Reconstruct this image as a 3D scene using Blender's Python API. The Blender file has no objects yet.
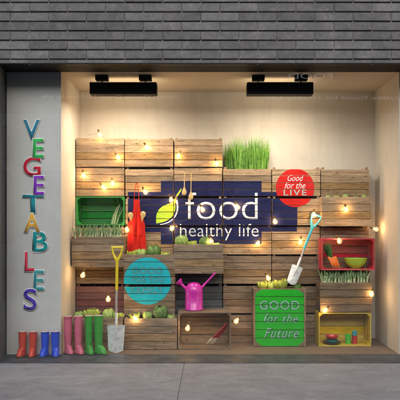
import bpy, bmesh, math, random
from mathutils import Vector, Matrix
R = random.Random(7)
scn = bpy.context.scene
COL = scn.collection
PI = math.pi
DC, F, VX, VY, EYE = 6.333, 570.0, 210.0, 228.0, 1.5
def W(px, py, Y):
    s = (DC + Y) / F
    return Vector(((px - VX) * s, Y, EYE - (py - VY) * s))

# ------------------------------------------------------------------ scene graph helpers
def tag(o, label=None, cat=None, group=None, kind=None):
    if label: o['label'] = label
    if cat: o['category'] = cat
    if group: o['group'] = group
    if kind: o['kind'] = kind
    return o
def empty(name, loc, label, cat, group=None, rz=0.0):
    o = bpy.data.objects.new(name, None); COL.objects.link(o)
    o.location = loc; o.rotation_euler = (0, 0, rz); o.empty_display_size = .05
    return tag(o, label, cat, group)
class MB:
    def __init__(s): s.v = []; s.f = []; s.sm = []
    def add(s, vs, fs, smooth=False):
        n = len(s.v); s.v += [tuple(v) for v in vs]
        s.f += [tuple(i + n for i in f) for f in fs]; s.sm += [smooth] * len(fs)
    def box(s, x0, x1, y0, y1, z0, z1, c=0.0, M=None):
        if c <= 0:
            vs = [(x, y, z) for z in (z0, z1) for y in (y0, y1) for x in (x0, x1)]
            fs = [(0, 2, 3, 1), (4, 5, 7, 6), (0, 1, 5, 4), (2, 6, 7, 3), (0, 4, 6, 2), (1, 3, 7, 5)]
        else:
            c = min(c, (x1-x0)*.45, (y1-y0)*.45, (z1-z0)*.45)
            bm = bmesh.new()
            lo = (x0, y0, z0); hi = (x1, y1, z1)
            vs = []; idx = {}
            for cx in (0, 1):
                for cy in (0, 1):
                    for cz in (0, 1):
                        k = (cx, cy, cz)
                        for a in range(3):       # vertex lying on the face normal to axis a
                            p = []
                            for b in range(3):
                                e = hi[b] if k[b] else lo[b]
                                if b != a: e += -c if k[b] else c
                                p.append(e)
                            idx[(k, a)] = len(vs); vs.append(tuple(p))
            fs = []
            bmv = [bm.verts.new(v) for v in vs]
            def face(l):
                bm.faces.new([bmv[i] for i in l])
            for a in range(3):
                b, d = (a+1) % 3, (a+2) % 3
                for sgn in (0, 1):
                    l = []
                    for (p, q) in ((0, 0), (1, 0), (1, 1), (0, 1)):
                        k = [0, 0, 0]; k[a] = sgn; k[b] = p; k[d] = q
                        l.append(idx[(tuple(k), a)])
                    face(l)
                for p in (0, 1):
                    for q in (0, 1):
                        k0 = [0, 0, 0]; k0[b] = p; k0[d] = q; k1 = list(k0); k1[a] = 1
                        k0, k1 = tuple(k0), tuple(k1)
                        face([idx[(k0, b)], idx[(k1, b)], idx[(k1, d)], idx[(k0, d)]])
            for cx in (0, 1):
                for cy in (0, 1):
                    for cz in (0, 1):
                        k = (cx, cy, cz); face([idx[(k, 0)], idx[(k, 1)], idx[(k, 2)]])
            bmesh.ops.recalc_face_normals(bm, faces=bm.faces)
            bm.verts.index_update()
            fs = [tuple(v.index for v in f.verts) for f in bm.faces]
            bm.free()
        if M is not None: vs = [tuple(M @ Vector(v)) for v in vs]
        s.add(vs, fs)
    def prism(s, pts, y0, y1):          # polygon in xz extruded along y
        n = len(pts)
        vs = [(x, y0, z) for x, z in pts] + [(x, y1, z) for x, z in pts]
        fs = [tuple(range(n)), tuple(range(2*n-1, n-1, -1))] + [(i, i+n, (i+1) % n + n, (i+1) % n) for i in range(n)]
        s.add(vs, fs)
    def tube(s, pts, r, n=8, caps=True, flat=1.0):
        pts = [Vector(p) for p in pts]
        rs = r if isinstance(r, (list, tuple)) else [r] * len(pts)
        rings = []; up = None
        for i, p in enumerate(pts):
            t = (pts[min(i+1, len(pts)-1)] - pts[max(i-1, 0)]).normalized()
            if up is None:
                up = Vector((0, 1, 0)) if abs(t.y) < .9 else Vector((1, 0, 0))
            a = (up - t * up.dot(t)).normalized(); b = t.cross(a); up = a
            rings.append([p + (a * math.cos(2*PI*k/n) * flat + b * math.sin(2*PI*k/n)) * rs[i] for k in range(n)])
        vs = [v for ring in rings for v in ring]; fs = []
        for i in range(len(pts)-1):
            for k in range(n):
                k2 = (k+1) % n
                fs.append((i*n+k, i*n+k2, (i+1)*n+k2, (i+1)*n+k))
        if caps:
            fs.append(tuple(range(n-1, -1, -1))); fs.append(tuple((len(pts)-1)*n+k for k in range(n)))
        s.add(vs, fs, True)
    def lathe(s, prof, c=(0, 0, 0), n=24, M=None):     # prof: (r, z)
        vs = []; fs = []
        for r, z in prof:
            for k in range(n):
                v = Vector((r*math.cos(2*PI*k/n), r*math.sin(2*PI*k/n), z))
                if M is not None: v = M @ v
                vs.append(v + Vector(c))
        for i in range(len(prof)-1):
            for k in range(n):
                k2 = (k+1) % n
                fs.append((i*n+k, i*n+k2, (i+1)*n+k2, (i+1)*n+k))
        s.add(vs, fs, True)
    def sphere(s, c, r, n=12, m=8, sc=(1, 1, 1)):
        prof = [(max(1e-4, r*math.sin(PI*i/m)), -r*math.cos(PI*i/m)) for i in range(m+1)]
        M = Matrix.Diagonal((sc[0], sc[1], sc[2])).to_3x3()
        s.lathe(prof, c, n, M)
    def build(s, name, mat, parent=None, loc=None):
        me = bpy.data.meshes.new(name); me.from_pydata(s.v, [], s.f); me.update()
        bm = bmesh.new(); bm.from_mesh(me)
        bmesh.ops.remove_doubles(bm, verts=bm.verts, dist=1e-6)
        bm.to_mesh(me); bm.free()
        if any(s.sm):
            for p in me.polygons: p.use_smooth = True
            if not all(s.sm):
                try: me.set_sharp_from_angle(angle=math.radians(35))
                except Exception: pass
            elif len(me.polygons) < 60000:
                try: me.set_sharp_from_angle(angle=math.radians(50))
                except Exception: pass
        return link(name, me, mat, parent, loc)
def link(name, me, mat, parent=None, loc=None):
    o = bpy.data.objects.new(name, me); COL.objects.link(o)
    if mat is not None:
        me.materials.clear(); me.materials.append(mat)
    if parent is not None: o.parent = parent
    if loc is not None: o.location = loc
    return o

# ------------------------------------------------------------------ materials
def newmat(name):
    m = bpy.data.materials.new(name); m.use_nodes = True
    nt = m.node_tree; b = nt.nodes['Principled BSDF']
    return m, nt, b
def N(nt, t, **kw):
    n = nt.nodes.new(t)
    for k, v in kw.items():
        if k.startswith('i_'): n.inputs[k[2:].replace('_', ' ')].default_value = v
        else: setattr(n, k, v)
    return n
def ramp(nt, fac, stops):
    r = nt.nodes.new('ShaderNodeValToRGB'); e = r.color_ramp.elements
    while len(e) < len(stops): e.new(.5)
    for i, (p, c) in enumerate(stops):
        e[i].position = p; e[i].color = (*c, 1) if len(c) == 3 else c
    nt.links.new(fac, r.inputs['Fac']); return r.outputs['Color']
def mixc(nt, fac, a, b, blend='MIX'):
    m = nt.nodes.new('ShaderNodeMix'); m.data_type = 'RGBA'; m.blend_type = blend
    for v, s in ((fac, m.inputs[0]), (a, m.inputs[6]), (b, m.inputs[7])):
        if hasattr(v, 'links'): nt.links.new(v, s)
        elif isinstance(v, (int, float)): s.default_value = v
        else: s.default_value = (*v, 1)
    return m.outputs[2]
def math_(nt, op, a, b=0.0, c=None):
    m = nt.nodes.new('ShaderNodeMath'); m.operation = op
    for v, s in ((a, m.inputs[0]), (b, m.inputs[1])) + (((c, m.inputs[2]),) if c is not None else ()):
        if hasattr(v, 'links'): nt.links.new(v, s)
        else: s.default_value = v
    return m.outputs[0]
def bump(nt, b, h, strength=.3, dist=.01):
    n = nt.nodes.new('ShaderNodeBump'); n.inputs['Strength'].default_value = strength; n.inputs['Distance'].default_value = dist
    nt.links.new(h, n.inputs['Height']); nt.links.new(n.outputs[0], b.inputs['Normal'])
def coords(nt, scale=(1, 1, 1), off=None, which='Object'):
    tc = nt.nodes.new('ShaderNodeTexCoord'); mp = nt.nodes.new('ShaderNodeMapping')
    mp.inputs['Scale'].default_value = scale
    nt.links.new(tc.outputs[which], mp.inputs['Vector'])
    if off is not None:
        nt.links.new(off, mp.inputs['Location'])
    return mp.outputs[0]
def noise(nt, vec, scale, detail=4, rough=.6, dist=0.0):
    n = nt.nodes.new('ShaderNodeTexNoise')
    n.inputs['Scale'].default_value = scale; n.inputs['Detail'].default_value = detail
    n.inputs['Roughness'].default_value = rough; n.inputs['Distortion'].default_value = dist
    nt.links.new(vec, n.inputs['Vector']); return n.outputs['Fac']
def wood(name, c_dark, c_mid, c_light, var=.25, knots=True, rough=.75):
    m, nt, b = newmat(name)
    g = nt.nodes.new('ShaderNodeNewGeometry'); oi = nt.nodes.new('ShaderNodeObjectInfo')
    rnd = g.outputs['Random Per Island']
    cmb = nt.nodes.new('ShaderNodeCombineXYZ')
    nt.links.new(math_(nt, 'MULTIPLY', rnd, 37.0), cmb.inputs[0])
    nt.links.new(math_(nt, 'MULTIPLY', oi.outputs['Random'], 91.0), cmb.inputs[1])
    nt.links.new(math_(nt, 'MULTIPLY', rnd, 53.0), cmb.inputs[2])
    v = coords(nt, (1.6, 14, 26), cmb.outputs[0])
    n1 = noise(nt, v, 1.6, 7, .65, 1.2)
    v2 = coords(nt, (4, 40, 90), cmb.outputs[0])
    n2 = noise(nt, v2, 3.0, 3, .6, .3)
    f = math_(nt, 'ADD', math_(nt, 'MULTIPLY', n1, .6), math_(nt, 'MULTIPLY', n2, .4))
    c = ramp(nt, f, [(.36, c_dark), (.5, c_mid), (.64, c_light)])
    if knots:
        vo = nt.nodes.new('ShaderNodeTexVoronoi'); vo.inputs['Scale'].default_value = 1.0
        nt.links.new(coords(nt, (5.5, 3, 13), cmb.outputs[0]), vo.inputs['Vector'])
        k = ramp(nt, vo.outputs['Distance'], [(.05, (1, 1, 1)), (.14, (0, 0, 0))])
        c = mixc(nt, math_(nt, 'MULTIPLY', k, .75), c, (c_dark[0]*.35, c_dark[1]*.3, c_dark[2]*.3))
    vst = noise(nt, coords(nt, (2, 2, 3), cmb.outputs[0]), 2.0, 3)      # weather stains
    c = mixc(nt, math_(nt, 'MULTIPLY', ramp(nt, vst, [(.5, (0, 0, 0)), (.72, (1, 1, 1))]), .35), c, (c_dark[0]*.7, c_dark[1]*.72, c_dark[2]*.8))
    wn = nt.nodes.new('ShaderNodeTexWhiteNoise'); wn.noise_dimensions = '1D'
    nt.links.new(math_(nt, 'ADD', math_(nt, 'MULTIPLY', rnd, 113.0), oi.outputs['Random']), wn.inputs['W'])
    hv = nt.nodes.new('ShaderNodeHueSaturation')
    val = math_(nt, 'ADD', math_(nt, 'MULTIPLY', wn.outputs['Value'], var*2), 1-var)
    val = math_(nt, 'ADD', val, math_(nt, 'MULTIPLY_ADD', oi.outputs['Random'], .34, -.17))
    nt.links.new(val, hv.inputs['Value'])
    hv.inputs['Saturation'].default_value = 1.0
    sat = math_(nt, 'ADD', math_(nt, 'MULTIPLY', rnd, .4), .8); nt.links.new(sat, hv.inputs['Saturation'])
    nt.links.new(c, hv.inputs['Color']); nt.links.new(hv.outputs[0], b.inputs['Base Color'])
    b.inputs['Roughness'].default_value = rough
    b.inputs['Specular IOR Level'].default_value = .3
    bump(nt, b, f, .5, .004)
    return m
def simple(name, col, rough=.5, metal=0.0, var=.12, nscale=12, spec=.5, coat=0.0, bmp=0.0, bscale=60, trans=0.0):
    m, nt, b = newmat(name)
    n = noise(nt, coords(nt), nscale, 5, .65)
    d = tuple(max(0, c*(1-var*2)) for c in col); l = tuple(min(1, c*(1+var*1.4)) for c in col)
    nt.links.new(ramp(nt, n, [(.28, d), (.5, col), (.75, l)]), b.inputs['Base Color'])
    nr = noise(nt, coords(nt), nscale*2.3, 4)
    nt.links.new(math_(nt, 'ADD', math_(nt, 'MULTIPLY', nr, .25), rough-.12), b.inputs['Roughness'])
    b.inputs['Metallic'].default_value = metal; b.inputs['Specular IOR Level'].default_value = spec
    b.inputs['Coat Weight'].default_value = coat
    if trans: b.inputs['Subsurface Weight'].default_value = trans; b.inputs['Subsurface Radius'].default_value = (.02, .02, .01)
    if bmp: bump(nt, b, noise(nt, coords(nt), bscale, 4), bmp, .004)
    return m
def emis(name, col, st):
    m, nt, b = newmat(name)
    b.inputs['Base Color'].default_value = (*col, 1); b.inputs['Emission Color'].default_value = (*col, 1)
    b.inputs['Emission Strength'].default_value = st
    return m
def plaster(name, c1, c2, scale=1.3, b1=.15, rough=.85, stain=.1):
    m, nt, b = newmat(name)
    co = coords(nt)
    n = noise(nt, co, scale, 8, .7, .6); n2 = noise(nt, co, 45, 5, .7)
    c = ramp(nt, math_(nt, 'ADD', math_(nt, 'MULTIPLY', n, .75), math_(nt, 'MULTIPLY', n2, .25)), [(.35, c1), (.65, c2)])
    n3 = noise(nt, coords(nt, (3, 3, .6)), 2.5, 5, .7)
    c = mixc(nt, math_(nt, 'MULTIPLY', ramp(nt, n3, [(.5, (0, 0, 0)), (.8, (1, 1, 1))]), stain*3), c, tuple(x*.6 for x in c1))
    nt.links.new(c, b.inputs['Base Color']); b.inputs['Roughness'].default_value = rough
    b.inputs['Specular IOR Level'].default_value = .25
    bump(nt, b, n2, b1, .004)
    return m
M = {}
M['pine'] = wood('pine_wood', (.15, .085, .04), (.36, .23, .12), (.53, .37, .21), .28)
M['brownwood'] = wood('brown_wood', (.09, .056, .031), (.225, .150, .088), (.36, .255, .16), .27)  # darker, duller wood for the lower rows and most front crates
M['slatewood'] = wood('slate_grey_shaded_wood', (.045, .05, .055), (.085, .09, .095), (.13, .135, .14), .2)  # slate grey puts a dark crate interior and the planter's shadow into the colour
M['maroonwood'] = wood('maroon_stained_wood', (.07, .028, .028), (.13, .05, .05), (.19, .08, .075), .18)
M['greenwood'] = wood('green_painted_wood', (.015, .16, .03), (.03, .28, .05), (.06, .36, .08), .15, False, .5)
M['redwood'] = wood('red_painted_wood', (.28, .018, .03), (.45, .03, .045), (.55, .06, .07), .15, False, .5)
M['yellowwood'] = wood('yellow_painted_wood', (.36, .25, .02), (.60, .43, .035), (.72, .54, .08), .12, False, .5)
M['darkwood'] = wood('dark_brown_wood', (.06, .04, .028), (.12, .085, .06), (.19, .135, .095), .2)
M['spoonwood'] = simple('spoon_wood', (.72, .50, .22), .55, var=.1)
def paint_mat(name, col, worn=.25, var=.15):
    m, nt, b = newmat(name)
    co = coords(nt)
    n = noise(nt, coords(nt, (2, 1, 9)), 5, 7, .7); n2 = noise(nt, coords(nt, (5, 5, 60)), 5, 5, .75)
    d = tuple(c*(1-var) for c in col); l = tuple(min(1, c*(1+var)+.01) for c in col)
    c = ramp(nt, n, [(.3, d), (.7, l)])
    c = mixc(nt, math_(nt, 'MULTIPLY', ramp(nt, n2, [(.60, (0, 0, 0)), (.70, (1, 1, 1))]), worn), c, (.33, .23, .14))
    nt.links.new(c, b.inputs['Base Color']); b.inputs['Roughness'].default_value = .7; b.inputs['Specular IOR Level'].default_value = .15
    bump(nt, b, n2, .3, .003)
    return m
M['p_blue'] = paint_mat('navy_paint', (.009, .013, .080), .22, .35)
M['p_white'] = paint_mat('white_paint', (.86, .87, .90), .10, .04)
M['p_red'] = paint_mat('red_paint', (.60, .014, .012), .16)
M['p_teal'] = paint_mat('turquoise_paint', (.015, .46, .56), .16)
M['p_green'] = paint_mat('green_paint', (.018, .44, .022), .18)
M['p_lime'] = paint_mat('lime_paint', (.50, .72, .05), .1)
M['p_grey'] = paint_mat('grey_paint', (.45, .43, .43), .1)
M['p_dteal'] = paint_mat('dark_teal_paint', (.02, .16, .19), .1)
M['p_pale'] = paint_mat('pale_green_paint', (.30, .55, .42), .1)
M['p_mteal'] = paint_mat('grey_teal_paint', (.14, .46, .50), .1)
M['p_dgreen'] = paint_mat('dark_green_paint', (.015, .10, .05), .1)

# ------------------------------------------------------------------ text
def text_bm(txt, shear=0.0, offset=0.0, spacing=1.0, lines=None):
    cu = bpy.data.curves.new('lettering', 'FONT'); cu.body = txt; cu.shear = shear; cu.offset = offset
    cu.space_character = spacing; cu.resolution_u = 4
    o = bpy.data.objects.new('lettering_tmp', cu); COL.objects.link(o)
    dg = bpy.context.evaluated_depsgraph_get()
    me = bpy.data.meshes.new_from_object(o.evaluated_get(dg))
    bm = bmesh.new(); bm.from_mesh(me)
    bpy.data.objects.remove(o); bpy.data.curves.remove(cu); bpy.data.meshes.remove(me)
    return bm
def bbox2(bm):
    xs = [v.co.x for v in bm.verts]; ys = [v.co.y for v in bm.verts]
    return min(xs), max(xs), min(ys), max(ys)
def fit(bm, px0, py0, px1, py1, Y, ref=None):
    """map flat xy glyphs to world xz rectangle given in picture units at depth Y"""
    x0, x1, y0, y1 = ref or bbox2(bm)
    a = W(px0, py1, Y); c = W(px1, py0, Y)
    for v in bm.verts:
        v.co = Vector((a.x + (v.co.x-x0)/(x1-x0)*(c.x-a.x), Y, a.z + (v.co.y-y0)/(y1-y0)*(c.z-a.z)))
    return bm
def flat_poly(pts):       # xz polygon -> bm
    bm = bmesh.new(); bm.faces.new([bm.verts.new((x, 0, z)) for x, z in pts]); return bm
def clip_rect(bm, x0, x1, z0, z1):
    b = bm.copy()
    for co, no in (((x0, 0, 0), (-1, 0, 0)), ((x1, 0, 0), (1, 0, 0)), ((0, 0, z0), (0, 0, -1)), ((0, 0, z1), (0, 0, 1))):
        if not b.verts: break
        g = b.verts[:] + b.edges[:] + b.faces[:]
        bmesh.ops.bisect_plane(b, geom=g, dist=1e-6, plane_co=co, plane_no=no, clear_outer=True)
    return b
def paint_on(bms, slats, name, mat, parent, lift=.0015):
    """paint lies on the front boards only: a shape is cut board by board"""
    out = bmesh.new()
    for bm in bms:
        xs = [v.co.x for v in bm.verts]; zs = [v.co.z for v in bm.verts]
        bx0, bx1, bz0, bz1 = min(xs), max(xs), min(zs), max(zs)
        for (x0, x1, z0, z1, y) in slats:
            if x1 < bx0 or x0 > bx1 or z1 < bz0 or z0 > bz1: continue
            b = clip_rect(bm, x0+.0015, x1-.0015, z0+.0015, z1-.0015)
            if b.faces:
                for v in b.verts: v.co.y = y - lift
                me = bpy.data.meshes.new('t'); b.to_mesh(me); out.from_mesh(me); bpy.data.meshes.remove(me)
            b.free()
        bm.free()
    for f in out.faces:
        f.normal_update()
        if f.normal.y > 0: f.normal_flip()
    me = bpy.data.meshes.new(name); out.to_mesh(me); out.free()
    # solid coat, half a millimetre thick
    o = link(name, me, mat, parent)
    return o

# ------------------------------------------------------------------ crates
M['nail'] = simple('rusty_nail', (.06, .045, .035), .6, metal=.5)
CR = {}
def crate_top(key, x0, x1, z0, z1, Yf, depth, mat, label, group, gap=.016, nsl=4, shelf=None, postup=.0, name='wooden_crate', cat='crate'):
    """slatted box with an open top; corner posts stand a little above the boards"""
    cx = (x0+x1)/2; w = (x1-x0); h = z1-z0
    root = empty(name, (cx, Yf+depth/2, z0), label, cat, group)
    t = .012; hx = w/2; hy = depth/2
    top = h-gap; sg = .0045; sh = (top-.004-sg*(nsl-1))/nsl
    slats = []
    fr = MB(); bk = MB()
    for i in range(nsl):
        a = .004+i*(sh+sg); j = R.uniform(-.0012, .0012)
        e0 = R.uniform(0, .003); e1 = R.uniform(0, .003)
        fr.box(-hx+e0, hx-e1, -hy+j, -hy+t+j, a+R.uniform(0, .0015), a+sh-R.uniform(0, .0015), .0018)
        slats.append((cx-hx+e0, cx+hx-e1, z0+a, z0+a+sh, Yf+j))
        bk.box(-hx, hx, hy-t, hy, a, a+sh, .0018)
    n0 = len(fr.f)
    for (sa, sb, za, zb, yy) in slats:
        for sx in (-1, 1):
            for q in (.28, .72):
                nx = sx*(hx-t-.018)+R.uniform(-.004, .004); nz = za-z0+(zb-za)*q+R.uniform(-.004, .004)
                a8 = [(nx+.0034*math.cos(k*PI/3), yy-(Yf+hy)-.0009, nz+.0034*math.sin(k*PI/3)) for k in range(6)]
                fr.add(a8+[(x_, y_+.002, z_) for x_, y_, z_ in a8], [(0, 1, 2, 3, 4, 5)]+[(k, k+6, (k+1) % 6+6, (k+1) % 6) for k in range(6)])
    fo = fr.build('front_panel', mat, root); fo.data.materials.append(M['nail'])
    for p_ in fo.data.polygons:
        if p_.index >= n0: p_.material_index = 1
    bk.build('back_panel', mat, root)
    for sx in (-1, 1):
        sd = MB()
        for i in range(nsl):
            a = .004+i*(sh+sg)
            xx = sx*(hx-t/2-.001)
            sd.box(xx-t/2, xx+t/2, -hy+t+.002, hy-t-.002, a, a+sh, .0018)
        sd.build('side_panel', mat, root)
        for sy in (-1, 1):
            po = MB(); px = sx*(hx-t-.016-.002); py = sy*(hy-t-.016-.003)
            po.box(px-.015, px+.015, py-.015, py+.015, .001, h-.002+postup, .002)
            po.build('corner_post', mat, root)
    bs = MB(); n = max(2, int(depth/.09)); pw = (depth-2*t-.01)/n
    for i in range(n):
        y = -hy+t+.005+i*pw
        bs.box(-hx+t+.03+.006, hx-t-.03-.006, y+.003, y+pw-.003, .006, .016)
    bs.build('base', mat, root)
    if shelf is not None:
        s = MB(); s.box(-hx+t+.036, hx-t-.036, -hy+t+.002, hy-t-.002, shelf-.01, shelf); s.build('inner_shelf', mat, root)
    CR[key] = dict(root=root, slats=slats, x0=x0, x1=x1, z0=z0, z1=z1, Yf=Yf, d=depth, shelf=z0+(shelf or 0))
    return root
def crate_open(key, x0, x1, z0, z1, Yf, depth, mat, label, group=None, nsl=4, edge=None, name='open_crate', cat='crate'):
    """crate laid on its side, the open side towards the street, its boarded bottom at the back"""
    cx = (x0+x1)/2; w = x1-x0; h = z1-z0
    root = empty(name, (cx, Yf+depth/2, z0), label, cat, group)
    t = .016; hx = w/2; hy = depth/2
    b = MB(); sg = .009; sh = (h-.008-sg*(nsl-1))/nsl
    for i in range(nsl):
        a = .004+i*(sh+sg)
        b.box(-hx+t+.001, hx-t-.001, hy-.012+R.uniform(-.001, .001), hy, a, a+sh, .0018)
    b.build('back_boards', mat, root)
    n = max(2, round(depth/.1)); pw = (depth-.014)/n
    for zz, nm in ((0, 'bottom_panel'), (h-t, 'top_panel')):
        m = MB()
        for i in range(n):
            m.box(-hx, hx, -hy+i*pw, -hy+(i+1)*pw-.006, zz, zz+t, .0018)
        m.build(nm, mat, root)
    for sx in (-1, 1):
        m = MB()
        xa = -hx if sx < 0 else hx-t
        for i in range(n):
            m.box(xa, xa+t, -hy+i*pw, -hy+(i+1)*pw-.006, t+.001, h-t-.001, .0018)
        m.build('side_panel', mat, root)
        for sz in (0, 1):
            c = MB(); L = .038
            ix = sx*(hx-t-.001); iz = (t+.001) if sz == 0 else h-t-.001; dz = L if sz == 0 else -L
            pts = [(ix, iz), (ix-sx*L, iz), (ix, iz+dz)]
            c.prism(pts, -hy+.002, hy-.016)
            c.build('corner_block', edge or mat, root)
    CR[key] = dict(root=root, x0=x0, x1=x1, z0=z0, z1=z1, Yf=Yf, d=depth, floor=z0+t)
    return root

YB, DB = 1.15, .25             # the rear layer of crates: front plane and depth
SB = (DC+YB)/F
XL = (76-VX)*SB; PX = .642; PZ = .3833
coln = ['in the stack beside the grey pier', 'in the stack behind the red apron', 'in the stack behind the magenta watering can',
        'in the stack topped with tall grass', 'in the stack behind the red round sign', 'in the stack nearest the wall bulb']
ordn = ['top', 'second', 'third', 'fourth', 'fifth', 'sixth', 'bottom']
top_row = [0, 0, 0, 1, 1, 1]
extra = {(0, 0): 'pale pine crate at the very top of the stack beside the grey pier',
         (0, 1): 'pale pine crate with two lit bulbs, directly above the green open crate',
         (1, 0): 'pale pine crate at the very top of the stack above the red apron',
         (1, 1): 'pine crate from which the red apron hangs, edged with navy paint',
         (1, 2): 'navy painted crate directly behind the red apron and wooden spoons',
         (1, 3): 'pine crate with a step of navy paint, behind the round green cabbage',
         (2, 0): 'pale pine crate at the top of the stack above the letter f',
         (2, 1): 'pine crate with navy lower half, two wooden spoons hanging before it',
         (2, 2): 'navy painted crate bearing the lime leaf stem and the letters fo',
         (2, 3): 'navy painted crate behind cabbages, bearing the letters healt',
         (2, 4): 'crate coloured slate grey for shade, just under the planter of cabbages above the watering can',
         (2, 5): 'crate coloured slate grey for shade, directly behind the magenta watering can',
         (3, 1): 'pine crate holding the tall grass, navy paint on its lower boards',
         (3, 2): 'navy painted crate bearing the letters od of food',
         (3, 3): 'half navy crate bearing the word life, bulb at its corner',
         (4, 1): 'pine crate bearing the upper part of the red round sign',
         (4, 2): 'pine crate with navy square and lower rim of the red round sign',
         (4, 3): 'pine crate directly behind the light blue spade shaft and bulb',
         (4, 4): 'pine crate directly behind the spade blade, above the green painted box',
         (5, 1): 'pine crate at the top of the stack above the leafy planter',
         (5, 3): 'brown crate showing just above the red open crate',
         (0, 4): 'brown crate between the leek planter and the maroon crate',
         (0, 5): 'maroon stained crate behind the yellow spade shaft'}
GB = 'stacked wooden crates of the rear layer'
for c in range(6):
    for r in range(top_row[c], 7):
        if (c, r) == (0, 2): continue
        hidden = {(0, 3), (0, 6), (1, 4), (1, 5), (1, 6), (5, 2), (5, 4), (5, 5), (5, 6), (4, 5), (4, 6), (2, 6)}
        x0 = XL + c*PX; z1 = EYE - (138-VY)*SB - r*PZ; z0 = z1-PZ
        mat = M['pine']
        if r >= 4 or (c == 0 and r >= 3): mat = M['brownwood']
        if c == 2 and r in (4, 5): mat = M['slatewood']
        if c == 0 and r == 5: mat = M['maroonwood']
        if c == 5 and r >= 3: mat = M['brownwood']
        lab = extra.get((c, r))
        if not lab:
            lab = 'brown wooden crate, %s one down %s' % (ordn[r-0] if r < 6 else 'bottom', coln[c]) if r < 6 else 'brown wooden crate on the floor, lowest %s' % coln[c]
        gap = .006 if (c == 0 and r in (0, 1)) or (c == 2 and r in (1,)) else R.choice((.013, .019, .024, .028))
        if c == 4 and r == 3: gap = .012
        sh = None
        if (c, r) == (3, 1): sh = .30
        dx = R.uniform(-.003, .003)
        crate_top((c, r), x0+.0045+dx, x0+PX-.0045+dx, z0, z1-.001, YB+R.uniform(-.028, .010), DB, mat, lab, GB, gap=gap,
                  shelf=sh, postup=.004 if r == top_row[c] else 0)
# green open crate (column 0, third)
x0 = XL; z1 = EYE - (138-VY)*SB - 2*PZ; z0 = z1-PZ
crate_open('green', x0+.001, x0+PX-.004, z0+.001, z1-.002, YB-.01, DB+.01, M['greenwood'], 'green painted open crate with spring onions inside, beside the grey pier', GB)
def planter(key, px0, px1, py0, py1, Y, d, mat, label, **kw):
    a = W(px0, py1, Y); b = W(px1, py0, Y)
    z0 = max(a.z, .002)
    return crate_top(key, a.x, b.x, z0, b.z, Y, d, mat, label, 'crates of vegetables in front of the stacks', **kw)
planter('leekA', 71.5, 124, 236, 267.5, .86, .28, M['brownwood'], 'wooden crate of leeks hung beneath the green open crate', shelf=.25, gap=.008)
planter('cabA', 71.5, 122.5, 317, 350.5, .68, .30, M['brownwood'], 'wooden crate on the floor behind the green boots, filled with greens', shelf=.33, gap=.012)
planter('cabB', 123.5, 175, 254, 284.5, .87, .27, M['brownwood'], 'wooden crate of cabbages bearing the top of the turquoise circle', shelf=.31, gap=.008)
planter('midB', 124, 175, 285, 315.5, .87, .27, M['brownwood'], 'wooden crate bearing the lower rim of the turquoise circle', gap=.020)
planter('botB', 124, 177, 317.5, 350, .69, .30, M['brownwood'], 'wooden crate on the floor beneath the turquoise sign, holding a large cabbage', shelf=.33, gap=.012)
planter('cabC', 173.5, 223.5, 244, 274, .87, .27, M['brownwood'], 'wooden crate of cabbages hung under the words healthy life', shelf=.31, gap=.006)
planter('leafF', 321.5, 372, 196, 226.5, 1.0, .14, M['pine'], 'wooden crate with leafy tops and a bulb, above the red open crate', shelf=.34, gap=.008)
planter('leekF', 320, 372.5, 282, 312.3, .86, .28, M['brownwood'], 'wooden crate of leeks hung between the red and the yellow crate', shelf=.25, gap=.006)
planter('greenbox', 253.5, 305.5, 287.5, 347.5, .87, .27, M['brownwood'], 'tall wooden box on the floor with a green painted front', shelf=.705, gap=.012, nsl=7)
# uprights of the green box in front of its boards
def opener(key, px0, px1, py0, py1, Y, d, mat, label, **kw):
    a = W(px0, py1, Y); b = W(px1, py0, Y)
    return crate_open(key, a.x, b.x, max(a.z, .002), b.z, Y, d, mat, label, **kw)
M['pinkedge'] = simple('faded_red_paint', (.42, .10, .12), .6)
opener('red', 321.8, 375, 238.3, 270.3, .88, .26, M['redwood'], 'red painted open crate holding carrots and a lime bowl', nsl=4)
opener('yellow', 318.5, 371.3, 312.6, 347.5, .87, .27, M['yellowwood'], 'yellow painted open crate on the floor holding bowls and cups', nsl=4)
opener('dark', 178, 231, 312, 349.5, .70, .36, M['brownwood'], 'brown open crate on the floor carrying the magenta watering can', nsl=4)

# ------------------------------------------------------------------ painted signs
def circ(cx, cy, r, Y, clip=None, n=72):
    pts = []
    for i in range(n):
        x = cx+r*math.cos(2*PI*i/n); y = cy-r*math.sin(2*PI*i/n)
        if clip: x = min(max(x, clip[0]), clip[1]); y = min(max(y, clip[2]), clip[3])
        w = W(x, y, Y); p = (w.x, w.z)
        if not pts or (abs(p[0]-pts[-1][0])+abs(p[1]-pts[-1][1])) > 1e-5: pts.append(p)
    return flat_poly(pts)
def rectp(px0, py0, px1, py1, Y):
    a = W(px0, py1, Y); b = W(px1, py0, Y)
    return flat_poly([(a.x, a.z), (b.x, a.z), (b.x, b.z), (a.x, b.z)])
back_slats = []
for k, v in CR.items():
    if isinstance(k, tuple): back_slats += v['slats']
s = empty('painted_sign', W(215, 212, YB), 'navy painted food sign with white lettering and lime leaf on the crates', 'sign')
def rel(o):
    o.parent = s; o.matrix_parent_inverse = Matrix.Translation(s.location).inverted(); return o
rel(paint_on([rectp(128, 192, 161, 232, YB), rectp(161, 181, 261.5, 244, YB), rectp(261.5, 192, 297, 231.5, YB)], back_slats, 'navy_field', M['p_blue'], None, .0015))
def word(txt, r4, Y, **kw):
    return fit(text_bm(txt, **kw), *r4, Y)
rel(paint_on([word('food', (185.5, 192.5, 257.5, 219.5), YB, offset=-.012)], back_slats, 'lettering', M['p_white'], None, .003))
rel(paint_on([word('healthy life', (180, 223.8, 258.5, 240.5), YB, offset=-.008, spacing=1.02)], back_slats, 'lettering', M['p_white'], None, .003))
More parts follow.
